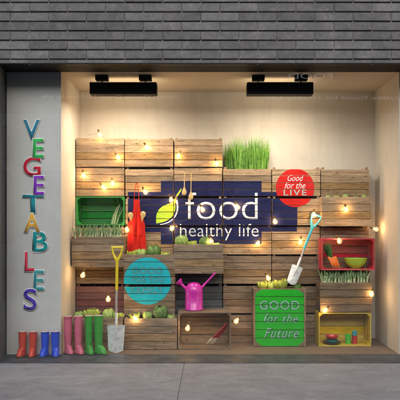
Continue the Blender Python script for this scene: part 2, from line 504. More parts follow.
# leaf emblem
def curve_pts(f, n): return [f(i/n) for i in range(n+1)]
def bez(p0, p1, p2, p3, n=14):
    return [((1-t)**3*p0[0]+3*(1-t)**2*t*p1[0]+3*(1-t)*t*t*p2[0]+t**3*p3[0], (1-t)**3*p0[1]+3*(1-t)**2*t*p1[1]+3*(1-t)*t*t*p2[1]+t**3*p3[1]) for t in [i/n for i in range(n+1)]]
def pxpoly(pts, Y): return flat_poly([(W(x, y, Y).x, W(x, y, Y).z) for x, y in pts])
leaf = bez((156.3, 223.5), (154.5, 210), (161, 204.5), (175, 202.5)) + bez((175, 202.5), (177.5, 213), (172, 221.5), (156.3, 223.5))[1:-1]
rel(paint_on([pxpoly(leaf, YB)], back_slats, 'leaf', M['p_lime'], None, .003))
def ribbon(c, w0, w1):
    L = []; Rr = []
    for i, (x, y) in enumerate(c):
        a = c[max(0, i-1)]; b = c[min(len(c)-1, i+1)]; dx, dy = b[0]-a[0], b[1]-a[1]; l = math.hypot(dx, dy)
        w = w0+(w1-w0)*i/(len(c)-1); L.append((x-dy/l*w, y+dx/l*w)); Rr.append((x+dy/l*w, y-dx/l*w))
    return [pxpoly([L[i], L[i+1], Rr[i+1], Rr[i]], YB) for i in range(len(c)-1)]
rel(paint_on(ribbon(bez((160, 224.6), (174, 223), (180.5, 213), (176.5, 200)), .35, 1.0), back_slats, 'leaf_outline', M['p_white'], None, .0042))
rel(paint_on(ribbon(bez((175.5, 203), (174, 198), (178, 195), (181.5, 188.5)), .9, .7), back_slats, 'leaf_stem', M['p_lime'], None, .0052))

def sign_root(name, c, label):
    return empty(name, c, label, 'sign')
def relto(s, o): o.parent = s; o.matrix_parent_inverse = Matrix.Translation(s.location).inverted(); return o
s2 = sign_root('painted_sign', W(294, 187, YB), 'red round painted sign reading Good for the LIVE')
relto(s2, paint_on([circ(295, 188, 19.2, YB)], back_slats, 'red_disc', M['p_red'], None, .003))
relto(s2, paint_on([word('Good', (287.5, 175, 303.5, 181), YB, shear=.4, offset=-.004)], back_slats, 'lettering', M['p_white'], None, .005))
relto(s2, paint_on([word('for the', (284.5, 182, 305.5, 188.6), YB, shear=.4, offset=-.004)], back_slats, 'lettering', M['p_white'], None, .005))
relto(s2, paint_on([word('LIVE', (283.5, 189.6, 306.5, 195.6), YB, offset=.02, spacing=1.25)], back_slats, 'lettering', M['p_grey'], None, .005))
YS = .87
sl = CR['cabB']['slats'] + CR['midB']['slats']
s3 = sign_root('painted_sign', W(147.5, 281, YS), 'turquoise round painted sign reading GOOD FOR YOU FAMILY')
relto(s3, paint_on([circ(147.5, 281, 23.6, YS)], sl, 'turquoise_disc', M['p_teal'], None, .002))
for txt, r4 in (('GOOD', (132, 267, 162.5, 274.2)), ('FOR YOU', (131.8, 276, 164, 282.8)), ('FAMILY', (131, 286.6, 163.5, 293))):
    for k_, (ex, ey) in enumerate(((-.33, -.3), (.33, -.3), (-.33, .3), (.33, .3))):
        q4 = (r4[0]+.35+ex, r4[1]+.35+ey, r4[2]-.35+ex, r4[3]-.35+ey)
        relto(s3, paint_on([word(txt, q4, YS, spacing=1.15)], sl, 'lettering', M['p_dteal'], None, .0030+.0002*k_))
    relto(s3, paint_on([word(txt, (r4[0]+.35, r4[1]+.35, r4[2]-.35, r4[3]-.35), YS, spacing=1.15)], sl, 'lettering', M['p_mteal'], None, .0042))
sl = CR['greenbox']['slats']
s4 = sign_root('painted_sign', W(279.5, 317, YS), 'green painted sign with cursive lettering on the tall box')
relto(s4, paint_on([circ(279.5, 317.5, 33.5, YS, (255.2, 304, 289.5, 346.8))], sl, 'green_field', M['p_green'], None, .002))
for txt, r4, shr, off in (('GOOD', (259.5, 300.5, 299.5, 310), 0, .045), ('for the', (263, 313.8, 298, 323), .4, .04), ('Future', (264, 328, 299, 338), .4, .04)):
    relto(s4, paint_on([word(txt, r4, YS, offset=off, spacing=1.12, shear=shr)], sl, 'lettering', M['p_dgreen'], None, .0032))
    relto(s4, paint_on([word(txt, (r4[0]+.25, r4[1]+.1, r4[2]-.25, r4[3]-.4), YS, offset=off-.038, spacing=1.12, shear=shr)], sl, 'lettering', M['p_pale'], None, .0042))
# timber uprights framing the green front
for px in (254.4, 304.9):
    m = MB(); a = W(px-.8, 347, YS-.012); b = W(px+.8, 288, YS-.012); g = CR['greenbox']['root'].location
    m.box(a.x-g.x, b.x-g.x, -.27/2-.014, -.27/2-.002, .001, b.z-g.z, .002); m.build('front_batten', M['brownwood'], CR['greenbox']['root'])

# ------------------------------------------------------------------ the shop front
M['wallpl'] = plaster('warm_plaster', (.62, .57, .50), (.72, .67, .60), 1.1, .2)
M['pier'] = plaster('grey_plaster', (.50, .505, .515), (.60, .605, .615), 1.6, .2, stain=.05)
M['ceil'] = plaster('ceiling_plaster', (.58, .50, .40), (.64, .56, .46), 1.0, .08)
def structure(name, mb, mat, label=None, cat=None):
    o = mb.build(name, mat); o['kind'] = 'structure'
    if label: o['label'] = label; o['category'] = cat
    return o
XR = 2.245; YP = .43; YW = 1.42; ZC = EYE+1.85
XLw = (61-VX)/F*(DC+YP)     # inner face of the left return
def brick_mat():
    m, nt, b = newmat('dark_brick')
    g = nt.nodes.new('ShaderNodeNewGeometry'); rnd = g.outputs['Random Per Island']
    co = coords(nt)
    n1 = noise(nt, co, 3.0, 8, .72, .8); n2 = noise(nt, co, 55, 6, .7); n3 = noise(nt, co, 13, 6, .75, 1.0)
    wn = nt.nodes.new('ShaderNodeTexWhiteNoise'); wn.noise_dimensions = '1D'; nt.links.new(math_(nt, 'MULTIPLY', rnd, 517.0), wn.inputs['W'])
    c = ramp(nt, math_(nt, 'ADD', math_(nt, 'MULTIPLY', n1, .5), math_(nt, 'MULTIPLY', n3, .5)), [(.36, (.056, .057, .063)), (.52, (.098, .100, .107)), (.68, (.17, .169, .173))])
    hv = nt.nodes.new('ShaderNodeHueSaturation'); nt.links.new(c, hv.inputs['Color'])
    nt.links.new(math_(nt, 'ADD', math_(nt, 'MULTIPLY', wn.outputs['Value'], .5), .75), hv.inputs['Value'])
    c = mixc(nt, math_(nt, 'MULTIPLY', ramp(nt, n2, [(.52, (0, 0, 0)), (.72, (1, 1, 1))]), .45), hv.outputs[0], (.025, .025, .027))
    nt.links.new(c, b.inputs['Base Color']); b.inputs['Roughness'].default_value = .75
    bump(nt, b, math_(nt, 'ADD', math_(nt, 'MULTIPLY', n2, .5), n3), .55, .006)
    return m
M['brick'] = brick_mat()
M['vjoint'] = simple('grey_mortar', (.06, .06, .062), .95); M['dot'] = simple('pale_mortar', (.17, .165, .16), .95, var=.3)
M['mortar'] = simple('black_mortar', (.02, .02, .021), .95)
M['blackmetal'] = simple('black_powder_coated_metal', (.005, .0053, .006), .6, spec=.2, var=.25, bmp=.1)
M['reveal'] = plaster('dark_render', (.085, .087, .09), (.13, .132, .135), 4, .3)
M['granite'] = None
ZT = W(0, 64, 0).z           # underside of the brickwork
XO, XI = (-1.5-VX)/F*DC, (6.0-VX)/F*(DC+YP)
XRO = 2.95
# brickwork over and beside the opening
bw = MB(); ph = 9.47/90.0; bl = .4233
vj = MB(); dots = MB()
def brick(x0, x1, z0, z1):
    x0 = max(x0, -7); x1 = min(x1, 7)
    if x1-x0 < .03: return
    j = R.uniform(-.003, .003)
    bw.box(x0+.0010, x1-.0010, j, .085, z0+.006, z1-.0085, .004)
    if x1 < 6.9 and z1-z0 > .05:
        vj.box(x1-.0009, x1+.0009, .0045, .06, z0+.007, z1-.0095)
        dots.box(x1-.007+R.uniform(-.002, .002), x1+.006+R.uniform(-.002, .003), .0035, .02, z0-.007, z0+.0055, .002)
row0 = EYE + (VY-59.2)/90.0
for r in range(-31, 34):
    z0 = row0 + r*ph; z1 = z0+ph
    if z1 <= .03: continue
    off = (10.3-VX)/90 + (bl/2 if r % 2 else 0)
    x = off - 16*bl
    while x < 7:
        a, b = x, x+bl
        if z0 >= ZT-.001+.004:
            brick(a, b, z0, z1)
        elif z1 > ZT:
            brick(a, b, ZT, z1)            # cut course on the lintel
            if b < XO-.06: pass
        if z0 < ZT:
            zt = min(z1, ZT)
            if zt - max(z0, .0) > .03:
                if a < XO-.06: brick(a, min(b, XO-.06), max(z0, .0), zt)
                if b > XRO+.06: brick(max(a, XRO+.06), b, max(z0, .0), zt)
        x += bl
shop = empty('brick_facade', (0, 0, 0), 'dark grey long-format brick facade above the shop window', 'building')
bw.build('brickwork', M['brick'], shop)
vj.build('joint_mortar', M['vjoint'], shop); dots.build('joint_spacer', M['dot'], shop)
mo = MB()
mo.box(-7, XO-.062, .012, .6, 0, ZT-.01); mo.box(XRO+.062, 7, .012, .6, 0, ZT-.01); mo.box(-7, 7, .012, .085, ZT+.014, ZC+.07); mo.box(-7, 7, .012, .6, ZC+.0705, 6.9)
mo.build('mortar_bed', M['mortar'], shop)
cp = MB(); cp.box(-7.05, 7.05, -.05, .66, 6.9, 7.0, .01); cp.build('coping', M['blackmetal'], shop)
# black metal lining of the opening (splayed reveal)
fr = empty('window_frame', (0, .2, 0), 'black metal frame lining the shop window opening', 'window frame')
fm = MB()
fm.add([(XO, -.004, ZT), (XRO, -.004, ZT), (XRO, YP, ZC), (XI, YP, ZC), (XO, -.004, ZT+.012), (XRO, -.004, ZT+.012), (XRO, YP, ZC+.06), (XI, YP, ZC+.06)],
       [(0, 3, 2, 1), (4, 5, 6, 7), (0, 1, 5, 4), (3, 7, 6, 2), (0, 4, 7, 3), (1, 2, 6, 5)])
o = fm.build('head_lining', M['blackmetal'], fr); o.location = (0, -.2, 0)
for sgn, xo, xi, nm in ((-1, XO, XI, 'jamb_lining'), (1, XRO, XRO, 'jamb_lining')):
    jm = MB(); t = sgn*.055
    jm.add([(xo, -.004, .002), (xi, YP, .002), (xi, YP, ZC-.0005), (xo, -.004, ZT-.0005), (xo+t, -.004, .002), (xi+t, YP, .002), (xi+t, YP, ZC-.0005), (xo+t, -.004, ZT-.0005)],
           [(0, 1, 2, 3), (7, 6, 5, 4), (0, 4, 5, 1), (1, 5, 6, 2), (2, 6, 7, 3), (3, 7, 4, 0)] if sgn < 0 else [(3, 2, 1, 0), (4, 5, 6, 7), (1, 5, 4, 0), (2, 6, 5, 1), (3, 7, 6, 2), (0, 4, 7, 3)])
    o = jm.build(nm, M['reveal'] if sgn < 0 else M['blackmetal'], fr); o.location = (0, -.2, 0)
# room
w = MB(); w.box(XLw-.9, XR+.9, YW, YW+.15, 0, ZC+.1); structure('back_wall', w, M['wallpl'])
w = MB(); w.box(XI-.25, XLw, YP, YP+.12, 0, ZC-.001); w.box(XLw-.15, XLw-.0005, YP+.12, YW-.001, 0, ZC-.001)
pier = MB(); pier.box(XI-.25, XLw-.004, YP, YP+.12, 0, ZC-.001); structure('pier_wall', pier, M['pier'])
lw = MB(); lw.box(XLw-.16, XLw, YP+.002, YW-.001, .0, ZC-.001); structure('left_wall', lw, M['wallpl'])
rw = MB(); rw.box(XR, XR+.16, YP+.002, YW-.001, .0, ZC-.001); structure('right_wall', rw, M['wallpl'])
rp = MB(); rp.box(XR+.004, XRO+.25, YP, YP+.12, 0, ZC-.001); structure('pier_wall', rp, M['pier'])
c_ = MB(); c_.box(XLw-.3, XR+.3, YP+.001, YW+.1, ZC, ZC+.06); structure('ceiling', c_, M['ceil'])
rf = MB(); rf.box(-7, 7, .6, YW+3, ZC+.5, ZC+.6); rf.box(-7, 7, YW+.3, YW+.5, 0, ZC+.5); structure('rear_shell_wall', rf, M['mortar'])
def floor_mat():
    m, nt, b = newmat('brown_floor')
    n = noise(nt, coords(nt, (1.5, 8, 1)), 3, 7, .7, .8); n2 = noise(nt, coords(nt), 70, 4, .7)
    nt.links.new(ramp(nt, math_(nt, 'ADD', math_(nt, 'MULTIPLY', n, .7), math_(nt, 'MULTIPLY', n2, .3)), [(.3, (.10, .072, .052)), (.55, (.18, .13, .095)), (.75, (.26, .19, .14))]), b.inputs['Base Color'])
    b.inputs['Roughness'].default_value = .7; bump(nt, b, n2, .3, .003)
    return m
M['floor'] = floor_mat()
fl = MB(); fl.box(XLw-.1, XR+.1, YP+.012, YW, -.05, .0); structure('floor', fl, M['floor'])
def granite():
    m, nt, b = newmat('granite')
    co = coords(nt)
    vo = nt.nodes.new('ShaderNodeTexVoronoi'); vo.inputs['Scale'].default_value = 140; nt.links.new(co, vo.inputs['Vector'])
    n = noise(nt, co, 90, 5, .8); n1 = noise(nt, co, 5, 5, .7)
    f = math_(nt, 'ADD', math_(nt, 'MULTIPLY', n, .6), math_(nt, 'MULTIPLY', n1, .4))
    nt.links.new(ramp(nt, f, [(.38, (.012, .015, .020)), (.5, (.036, .043, .056)), (.62, (.13, .15, .175))]), b.inputs['Base Color'])
    b.inputs['Roughness'].default_value = .6
    return m
M['granite'] = granite()
gr = MB()
gr.box(XI-.06, XRO+.06, .0, YP+.010, -.06, .0015, .0015)
structure('granite_threshold', gr, M['granite'])
def paving():
    m, nt, b = newmat('concrete_paving')
    co = coords(nt)
    n1 = noise(nt, coords(nt, (.9, 1.7, 1)), 2.4, 10, .78, .9); n2 = noise(nt, coords(nt, (3, 7, 1)), 8, 7, .8); n3 = noise(nt, co, 120, 4, .8)
    g = nt.nodes.new('ShaderNodeNewGeometry')
    f = math_(nt, 'ADD', math_(nt, 'ADD', math_(nt, 'MULTIPLY', n1, .5), math_(nt, 'MULTIPLY', n2, .25)), math_(nt, 'MULTIPLY', n3, .25))
    c = ramp(nt, f, [(.36, (.13, .135, .147)), (.5, (.225, .232, .245)), (.64, (.345, .352, .362))])
    vg = nt.nodes.new('ShaderNodeTexVoronoi'); vg.inputs['Scale'].default_value = 3.2; nt.links.new(co, vg.inputs['Vector'])
    c = mixc(nt, math_(nt, 'MULTIPLY', ramp(nt, vg.outputs['Distance'], [(.035, (1, 1, 1)), (.06, (0, 0, 0))]), .4), c, (.07, .07, .072))
    n5 = noise(nt, coords(nt, (1, 1, 1)), 1.1, 8, .75, 1.5)
    c = mixc(nt, math_(nt, 'MULTIPLY', ramp(nt, n5, [(.50, (0, 0, 0)), (.72, (1, 1, 1))]), .22), c, (.11, .11, .114))
    hv = nt.nodes.new('ShaderNodeHueSaturation'); nt.links.new(c, hv.inputs['Color'])
    nt.links.new(math_(nt, 'ADD', math_(nt, 'MULTIPLY', g.outputs['Random Per Island'], .2), .9), hv.inputs['Value'])
    nt.links.new(hv.outputs[0], b.inputs['Base Color']); b.inputs['Roughness'].default_value = .72
    bump(nt, b, f, .4, .006)
    return m
M['paving'] = paving()
pv = MB(); jx = (184.3-VX)/90
for i in range(-4, 5):
    for j in range(4):
        pv.box(jx+i*2.65+.0013, jx+(i+1)*2.65-.0013, -.004-(j+1)*1.35+.003, -.004-j*1.35-.003+(.001), -.06, -.002, .004)
structure('pavement', pv, M['paving'])
pb = MB(); pb.box(-12, 12, -5.42, .0, -.08, -.0285); structure('pavement_bed_ground', pb, M['vjoint'])
kb = MB(); x = -12
while x < 12: kb.box(x+.003, x+.997, -5.58, -5.43, -.14, .0, .012); x += 1.0
structure('kerb', kb, M['granite'])
M['asphalt'] = plaster('asphalt', (.04, .04, .042), (.065, .065, .066), 2.0, .6, .9)
rd = MB(); rd.add([(-60, -60, -.13), (60, -60, -.13), (60, 40, -.13), (-60, 40, -.13)], [(0, 1, 2, 3)]); structure('road', rd, M['asphalt'])

# glass pane
def glass_mat():
    m = bpy.data.materials.new('window_glass'); m.use_nodes = True; nt = m.node_tree; nt.nodes.clear()
    out = nt.nodes.new('ShaderNodeOutputMaterial'); tr = nt.nodes.new('ShaderNodeBsdfTransparent'); gl = nt.nodes.new('ShaderNodeBsdfGlossy')
    tr.inputs[0].default_value = (.96, .975, .97, 1); gl.inputs['Roughness'].default_value = .0
    fr_ = nt.nodes.new('ShaderNodeLayerWeight'); fr_.inputs[0].default_value = .5
    mx = nt.nodes.new('ShaderNodeMixShader')
    nt.links.new(math_(nt, 'MULTIPLY_ADD', math_(nt, 'POWER', fr_.outputs['Facing'], 5.0), .96, .04), mx.inputs[0]); nt.links.new(tr.outputs[0], mx.inputs[1]); nt.links.new(gl.outputs[0], mx.inputs[2])
    nt.links.new(mx.outputs[0], out.inputs[0]); return m
M['glass'] = glass_mat()
g = MB(); g.box(XO+.01, XRO-.004, .030, .038, .003, ZT-.002)
o = g.build('window_pane', M['glass']); tag(o, 'large clear glass pane of the shop window with faint reflections', 'window', kind='thing')

# vertical sign letters
vs = empty('letter_sign', W(34, 214, YP), 'vertical colourful letters spelling VEGETABLES on the grey pier', 'sign')
LET = [('V', (22.5, 119, 40.5, 139.5), (.02, .13, .22)), ('E', (32.3, 138, 44.2, 158.3), (.03, .34, .08)), ('G', (22.5, 156.3, 41.5, 177), (.38, .012, .03)),
       ('E', (33, 175, 44.7, 195.5), (.16, .03, .38)), ('T', (22, 194, 44.2, 213.5), (.015, .16, .22)), ('A', (23.5, 212.5, 40.5, 233), (.55, .27, .04)),
       ('B', (32.3, 231, 48.3, 252.5), (.01, .19, .21)), ('L', (24, 251, 35, 272), (.42, .03, .06)), ('E', (33, 269.5, 44.5, 291), (.04, .22, .26)), ('S', (22.8, 288, 37.5, 311), (.06, .035, .30))]
M['letwhite'] = simple('white_letter_board', (.85, .88, .90), .85, var=.02, spec=.1)
def solid_letter(ch, r4, Y, off, th, name, mat, parent):
    bm = text_bm(ch, offset=off); fit(bm, *r4, Y)
    bmesh.ops.remove_doubles(bm, verts=bm.verts, dist=1e-5)
    for f in bm.faces:
        f.normal_update()
        if f.normal.y > 0: f.normal_flip()
    ret = bmesh.ops.extrude_face_region(bm, geom=bm.faces[:])
    for e in ret['geom']:
        if isinstance(e, bmesh.types.BMVert): e.co.y -= th
    bmesh.ops.recalc_face_normals(bm, faces=bm.faces)
    me = bpy.data.meshes.new(name); bm.to_mesh(me); bm.free()
    o = link(name, me, mat, parent); return o
for i, (ch, r4, colr) in enumerate(LET):
    y0 = YP-.012-.004*(i % 2)
    b = solid_letter(ch, r4, y0, .012 if ch == 'L' else .036, .002, 'letter_backing', M['letwhite'], None); relto(vs, b)
    x0, y0p, x1, y1 = r4; q = .75
    m = simple('letter_paint', tuple(min(.8, c*1.6) for c in colr), .8, var=.05, spec=.15)
    f = solid_letter(ch, (x0+q, y0p+q, x1-q, y1-q), y0-.0022, .012, .0015, 'letter_face', m, None)
    f.parent = b; f.matrix_parent_inverse = Matrix.Translation(vs.location).inverted() @ Matrix.Identity(4)
    f.matrix_parent_inverse = Matrix.Identity(4)
    bpy.context.view_layer.update()
    f.matrix_parent_inverse = b.matrix_world.inverted()
# small stand-off pins hold the letters to the pier
pn = MB()
for ch, r4, c in LET:
    cx, cy = {'V': (31.5, 134), 'G': (24.2, 166.5), 'A': (27.5, 226), 'S': (30, 299)}.get(ch, (r4[0]+2.6 if ch != 'T' else 33, (r4[1]+r4[3])/2))
    p = W(cx, cy, YP); pn.tube([(p.x, YP-.0125, p.z), (p.x, YP+.001, p.z)], .005, 8)
relto(vs, pn.build('pin', M['blackmetal'], None))

# ------------------------------------------------------------------ rubber boots
def boot(cx_px, bot_py, Y, h, yaw, mat, label, w=.052, foot=.15):
    p = W(cx_px, 0, Y)
    root = empty('rubber_boot', (p.x, Y, .0018), label, 'boot', 'pairs of rubber boots along the window', yaw)
    n = 28
    def ring(z, inner=0.0):
        t = z/h
        hw = w*(.88+.16*t) - inner
        # heel and toe reach of this slice (toe towards -y)
        lowk = max(0.0, 1-z/.105)
        toe = hw*1.02 + (foot-w)*(1-(1-lowk)**2.2) if z < .105 else hw*1.02
        if z < .03: toe += 0
        heel = hw*1.02 - .006*math.exp(-((z-.09)/.04)**2) + .004*lowk
        hw2 = hw*(1-.10*math.exp(-((z-.11)/.05)**2)) + (.004 if z < .05 else 0)
        v = []
        for k in range(n):
            a = 2*PI*k/n
            cx, sy = math.cos(a), math.sin(a)
            wx = hw2*cx; yy = heel*sy if sy > 0 else toe*sy
            if sy < 0 and z < .105:       # the toe box keeps its width
                wx = hw2*math.copysign(abs(cx)**(.75), cx)
            v.append((wx, yy, z))
        return v
    zs = [.012, .02, .035, .05, .065, .08, .092, .105, .12, .15, .2, .26, h*.85, h-.012, h-.010, h]
    zs = sorted(set(z for z in zs if z <= h))
    m = MB(); rings = []
    for z in zs:
        rg = ring(z)
        if z >= h-.0115: rg = [(x*1.05, y*1.05, zz) for x, y, zz in rg]
        if z < .02: pass
        rings.append(rg)
    # round the toe cap
    fs = []; vs_ = [v for r in rings for v in r]
    for i in range(len(rings)-1):
        for k in range(n):
            fs.append((i*n+k, i*n+(k+1) % n, (i+1)*n+(k+1) % n, (i+1)*n+k))
    fs.append(tuple(range(n-1, -1, -1)))
    m.add(vs_, fs, True)
    body = m.build('boot_shell', mat, root)
    # lining
    l = MB(); top = [(x*1.05, y*1.05, h) for x, y, _ in ring(h)]; inn = ring(h, .006); dn = [(x, y, h-.12) for x, y, _ in ring(h, .008)]
    vs2 = top + [(x, y, h+.0015) for x, y, _ in inn] + dn
    fs2 = [(a*n+k, a*n+(k+1) % n, (a+1)*n+(k+1) % n, (a+1)*n+k) for a in (0, 1) for k in range(n)] + [tuple(2*n+k for k in range(n))]
    l.add(vs2, fs2, True); l.build('lining', M['lining'], root)
    so = MB(); r0 = [(x*1.05, y*1.035, 0) for x, y, _ in ring(.02)]; r1 = [(x*1.06, y*1.04, .011) for x, y, _ in ring(.02)]; r2 = [(x*1.0, y*1.0, .0135) for x, y, _ in ring(.02)]
    so.add(r0+r1+r2, [(a*n+k, a*n+(k+1) % n, (a+1)*n+(k+1) % n, (a+1)*n+k) for a in (0, 1) for k in range(n)] + [tuple(range(n-1, -1, -1)), tuple(2*n+k for k in range(n))], True)
    so.build('sole', M['sole'], root)
M['lining'] = simple('boot_lining', (.62, .50, .47), .8)
M['sole'] = simple('boot_sole', (.03, .03, .032), .7)
M['bred'] = simple('red_rubber', (.58, .055, .03), .38, var=.08, spec=.5)
M['bblue'] = simple('blue_rubber', (.012, .07, .62), .36, var=.08)
M['bpink'] = simple('pink_rubber', (.60, .13, .21), .38, var=.08)
M['bgreen'] = simple('green_rubber', (.04, .30, .035), .36, var=.08)
boot(22.6, 356, .335, .288, -.2, M['bred'], 'short red rubber boot nearest the black frame', w=.045, foot=.112)
boot(33.0, 356, .335, .288, .05, M['bred'], 'short red rubber boot next to the blue boots', w=.045, foot=.112)
boot(45, 356, .335, .288, -.15, M['bblue'], 'short blue rubber boot next to the red boots', w=.045, foot=.112)
boot(55.3, 356, .335, .290, .35, M['bblue'], 'short blue rubber boot next to the pink boots', w=.047, foot=.115)
boot(67.9, 354, .475, .447, .65, M['bpink'], 'tall pink rubber boot next to the blue boots', w=.046, foot=.125)
boot(78.4, 354, .475, .447, .6, M['bpink'], 'tall pink rubber boot next to the green boots', w=.047, foot=.125)
boot(89, 354, .475, .452, .5, M['bgreen'], 'tall green rubber boot next to the pink boots', w=.047, foot=.125)
boot(98.6, 354, .475, .455, .85, M['bgreen'], 'tall green rubber boot nearest the yellow spade', w=.052, foot=.145)

# ------------------------------------------------------------------ spades
M['steel'] = simple('worn_steel', (.78, .79, .80), .38, metal=.55, var=.2, nscale=25)
M['steelshaft'] = simple('grey_shaft', (.45, .42, .40), .45, metal=.4, var=.1)
M['yellow'] = simple('yellow_plastic', (.78, .60, .02), .4, var=.06)
M['cyan'] = simple('light_blue_plastic', (.09, .52, .60), .4, var=.06)
def spade(base, top, hilt_l, L_blade, wb, gripw, mat_h, label, ratio, n_out, tilt=0.0):
    """base: blade tip, top: grip bar centre; local frame: u along the shaft, s sideways, n outwards"""
    base = Vector(base); top = Vector(top); u = (top-base).normalized(); Lg = (top-base).length
    n = Vector(n_out); n = (n-u*n.dot(u)).normalized(); s_ = n.cross(u)*-1
    if s_.x < 0: s_ = -s_
    Mx = Matrix((s_, n, u)).transposed().to_4x4()
    root = empty('garden_spade', base, label, 'spade')
    root.rotation_euler = Mx.to_euler()
    # blade: slightly dished, square shoulders, rounded tip
    m = MB(); nu, nv = 10, 10; vs_ = []
    for side in (0, 1):
        for i in range(nu+1):
            t = i/nu
            z = t*L_blade
            hw = wb/2*(.86+.14*t)*(1 if t > .0 else 1)
            for j in range(nv+1):
                q = j/nv*2-1
                zz = z + (L_blade*.10*(q*q) if i == 0 else L_blade*.10*q*q*(1-t)**1.5)
                yy = -.016*(1-q*q)*(.6+.4*t) + .012*(1-t)*0 + (.0015 if side else -.0015)
                vs_.append((q*hw, yy, zz))
    fs = []
    S = (nu+1)*(nv+1)
    for i in range(nu):
        for j in range(nv):
            a = i*(nv+1)+j
            fs.append((a, a+1, a+nv+2, a+nv+1)); fs.append((S+a, S+a+nv+1, S+a+nv+2, S+a+1))
    for j in range(nv):
        fs.append((j, S+j, S+j+1, j+1)); a = nu*(nv+1)+j; fs.append((a, a+1, S+a+1, S+a))
    for i in range(nu):
        a = i*(nv+1); fs.append((a, a+nv+1, S+a+nv+1, S+a)); b = a+nv; fs.append((b, S+b, S+b+nv+1, b+nv+1))
    m.add(vs_, fs, True); bl_ = m.build('blade', M['steel'], root)
    tr = MB()
    for sg in (-1, 1): tr.box(sg*.055-(wb/2-.07)/2-.004, sg*.055+(wb/2-.07)/2+.004, -.014, .014, L_blade-.004, L_blade+.004, .002)
    tr.build('tread', M['steelshaft'], root)
    sk = MB(); sk.tube([(0, -.018, L_blade*.45), (0, -.02, L_blade*.75), (0, -.010, L_blade), (0, 0, L_blade*1.45)], [.006, .013, .018, .0165], 12); sk.build('socket', M['steel'], root)
    zy = Lg*ratio
    sh = MB(); sh.tube([(0, 0, L_blade*1.3), (0, 0, zy)], .0145, 12); sh.build('shaft', M['steelshaft'], root)
    hd = MB(); zf = Lg-hilt_l
    hd.tube([(0, 0, zy-.01), (0, 0, zf-.05), (0, 0, zf)], [.017, .018, .024], 12)
    for sg in (-1, 1):
        hd.tube([(0, 0, zf-.03), (sg*gripw*.22, 0, zf+.02), (sg*gripw*.40, 0, zf+hilt_l*.5), (sg*gripw*.5, 0, Lg-.004)], [.02, .017, .0125, .012], 10)
    hd.tube([(-gripw/2-.008, 0, Lg), (gripw/2+.008, 0, Lg)], .014, 12)
    hd.build('handle', mat_h, root)
    return root
b0 = W(115.7, 352.5, .50); b0.z = .003
t0_ = W(117.3, 247.5, .60)
spade(b0, t0_, .135, .33, .212, .125, M['yellow'], 'spade with a yellow grip leaning against the crates by the green boots', .60, (0, 1, 0))
b1 = W(291, 284.5, .93); b1.y = .955
t1_ = W(317.0, 215.5, 1.045)
spade(b1, t1_, .15, .25, .145, .125, M['cyan'], 'spade with a light blue grip stuck into the greens of the green box', .52, (.25, 1, .1))

# ------------------------------------------------------------------ watering can
M['magenta'] = simple('magenta_plastic', (.62, .03, .40), .25, var=.05, coat=.4)
M['magenta'].node_tree.nodes['Principled BSDF'].inputs['Subsurface Weight'].default_value = .15
zt = CR['dark']['z1']; yc = .86; cw = W(194, 300, yc)
wc = empty('watering_can', (cw.x, yc, zt), 'glossy magenta watering can standing on the brown open crate', 'watering can')
m = MB(); m.lathe([(.001, .001), (.105, .001), (.112, .006), (.116, .010), (.116, .018), (.1115, .022), (.112, .22), (.110, .26), (.098, .30), (.075, .33), (.045, .347), (.02, .352), (.001, .353)], n=36)
m.build('body', M['magenta'], wc)
k = (DC+yc)/F
def wl(px, py): v = W(px, py, yc); return (v.x-cw.x, 0, v.z-zt)
m = MB(); m.tube([wl(188.5, 292), wl(185, 287.5), wl(180.8, 283.5)], [.022, .018, .018], 14); m.build('spout', M['magenta'], wc)
m = MB(); m.tube([wl(181.6, 284.3), wl(179.5, 282.2), wl(178.6, 281.2), wl(178.2, 280.8)], [.02, .042, .05, .046], 18); m.build('rose', M['magenta'], wc)
m = MB(); m.tube([wl(199.5, 290), wl(204, 285.0), wl(210, 278.6), wl(214, 274.2)], [.018, .016, .012, .012], 14); m.sphere(wl(214.3, 273.8), .017, 12, 8); m.build('handle', M['magenta'], wc)

# ------------------------------------------------------------------ vegetables
def leafmat(name, c1, c2, c3, sc=9):
    m, nt, b = newmat(name)
    n = noise(nt, coords(nt), sc, 6, .7, 1.5); v = nt.nodes.new('ShaderNodeTexVoronoi'); v.feature = 'DISTANCE_TO_EDGE'
    v.inputs['Scale'].default_value = 42; nt.links.new(coords(nt), v.inputs['Vector'])
    c = ramp(nt, n, [(.32, c1), (.5, c2), (.68, c3)])
    c = mixc(nt, math_(nt, 'MULTIPLY', ramp(nt, v.outputs['Distance'], [(.0, (1, 1, 1)), (.07, (0, 0, 0))]), .32), c, tuple(min(1, x*1.7+.08) for x in c3))
    nt.links.new(c, b.inputs['Base Color']); b.inputs['Roughness'].default_value = .5
    b.inputs['Subsurface Weight'].default_value = .1; b.inputs['Subsurface Radius'].default_value = (.01, .02, .005)
    bump(nt, b, v.outputs['Distance'], .4, .004)
    return m
M['cab_l'] = leafmat('pale_cabbage', (.09, .18, .03), (.27, .40, .08), (.50, .60, .20))
M['cab_d'] = leafmat('dark_cabbage', (.035, .09, .015), (.08, .17, .03), (.26, .36, .09))
M['cab_y'] = leafmat('yellow_lettuce', (.20, .29, .03), (.42, .50, .07), (.62, .66, .18))
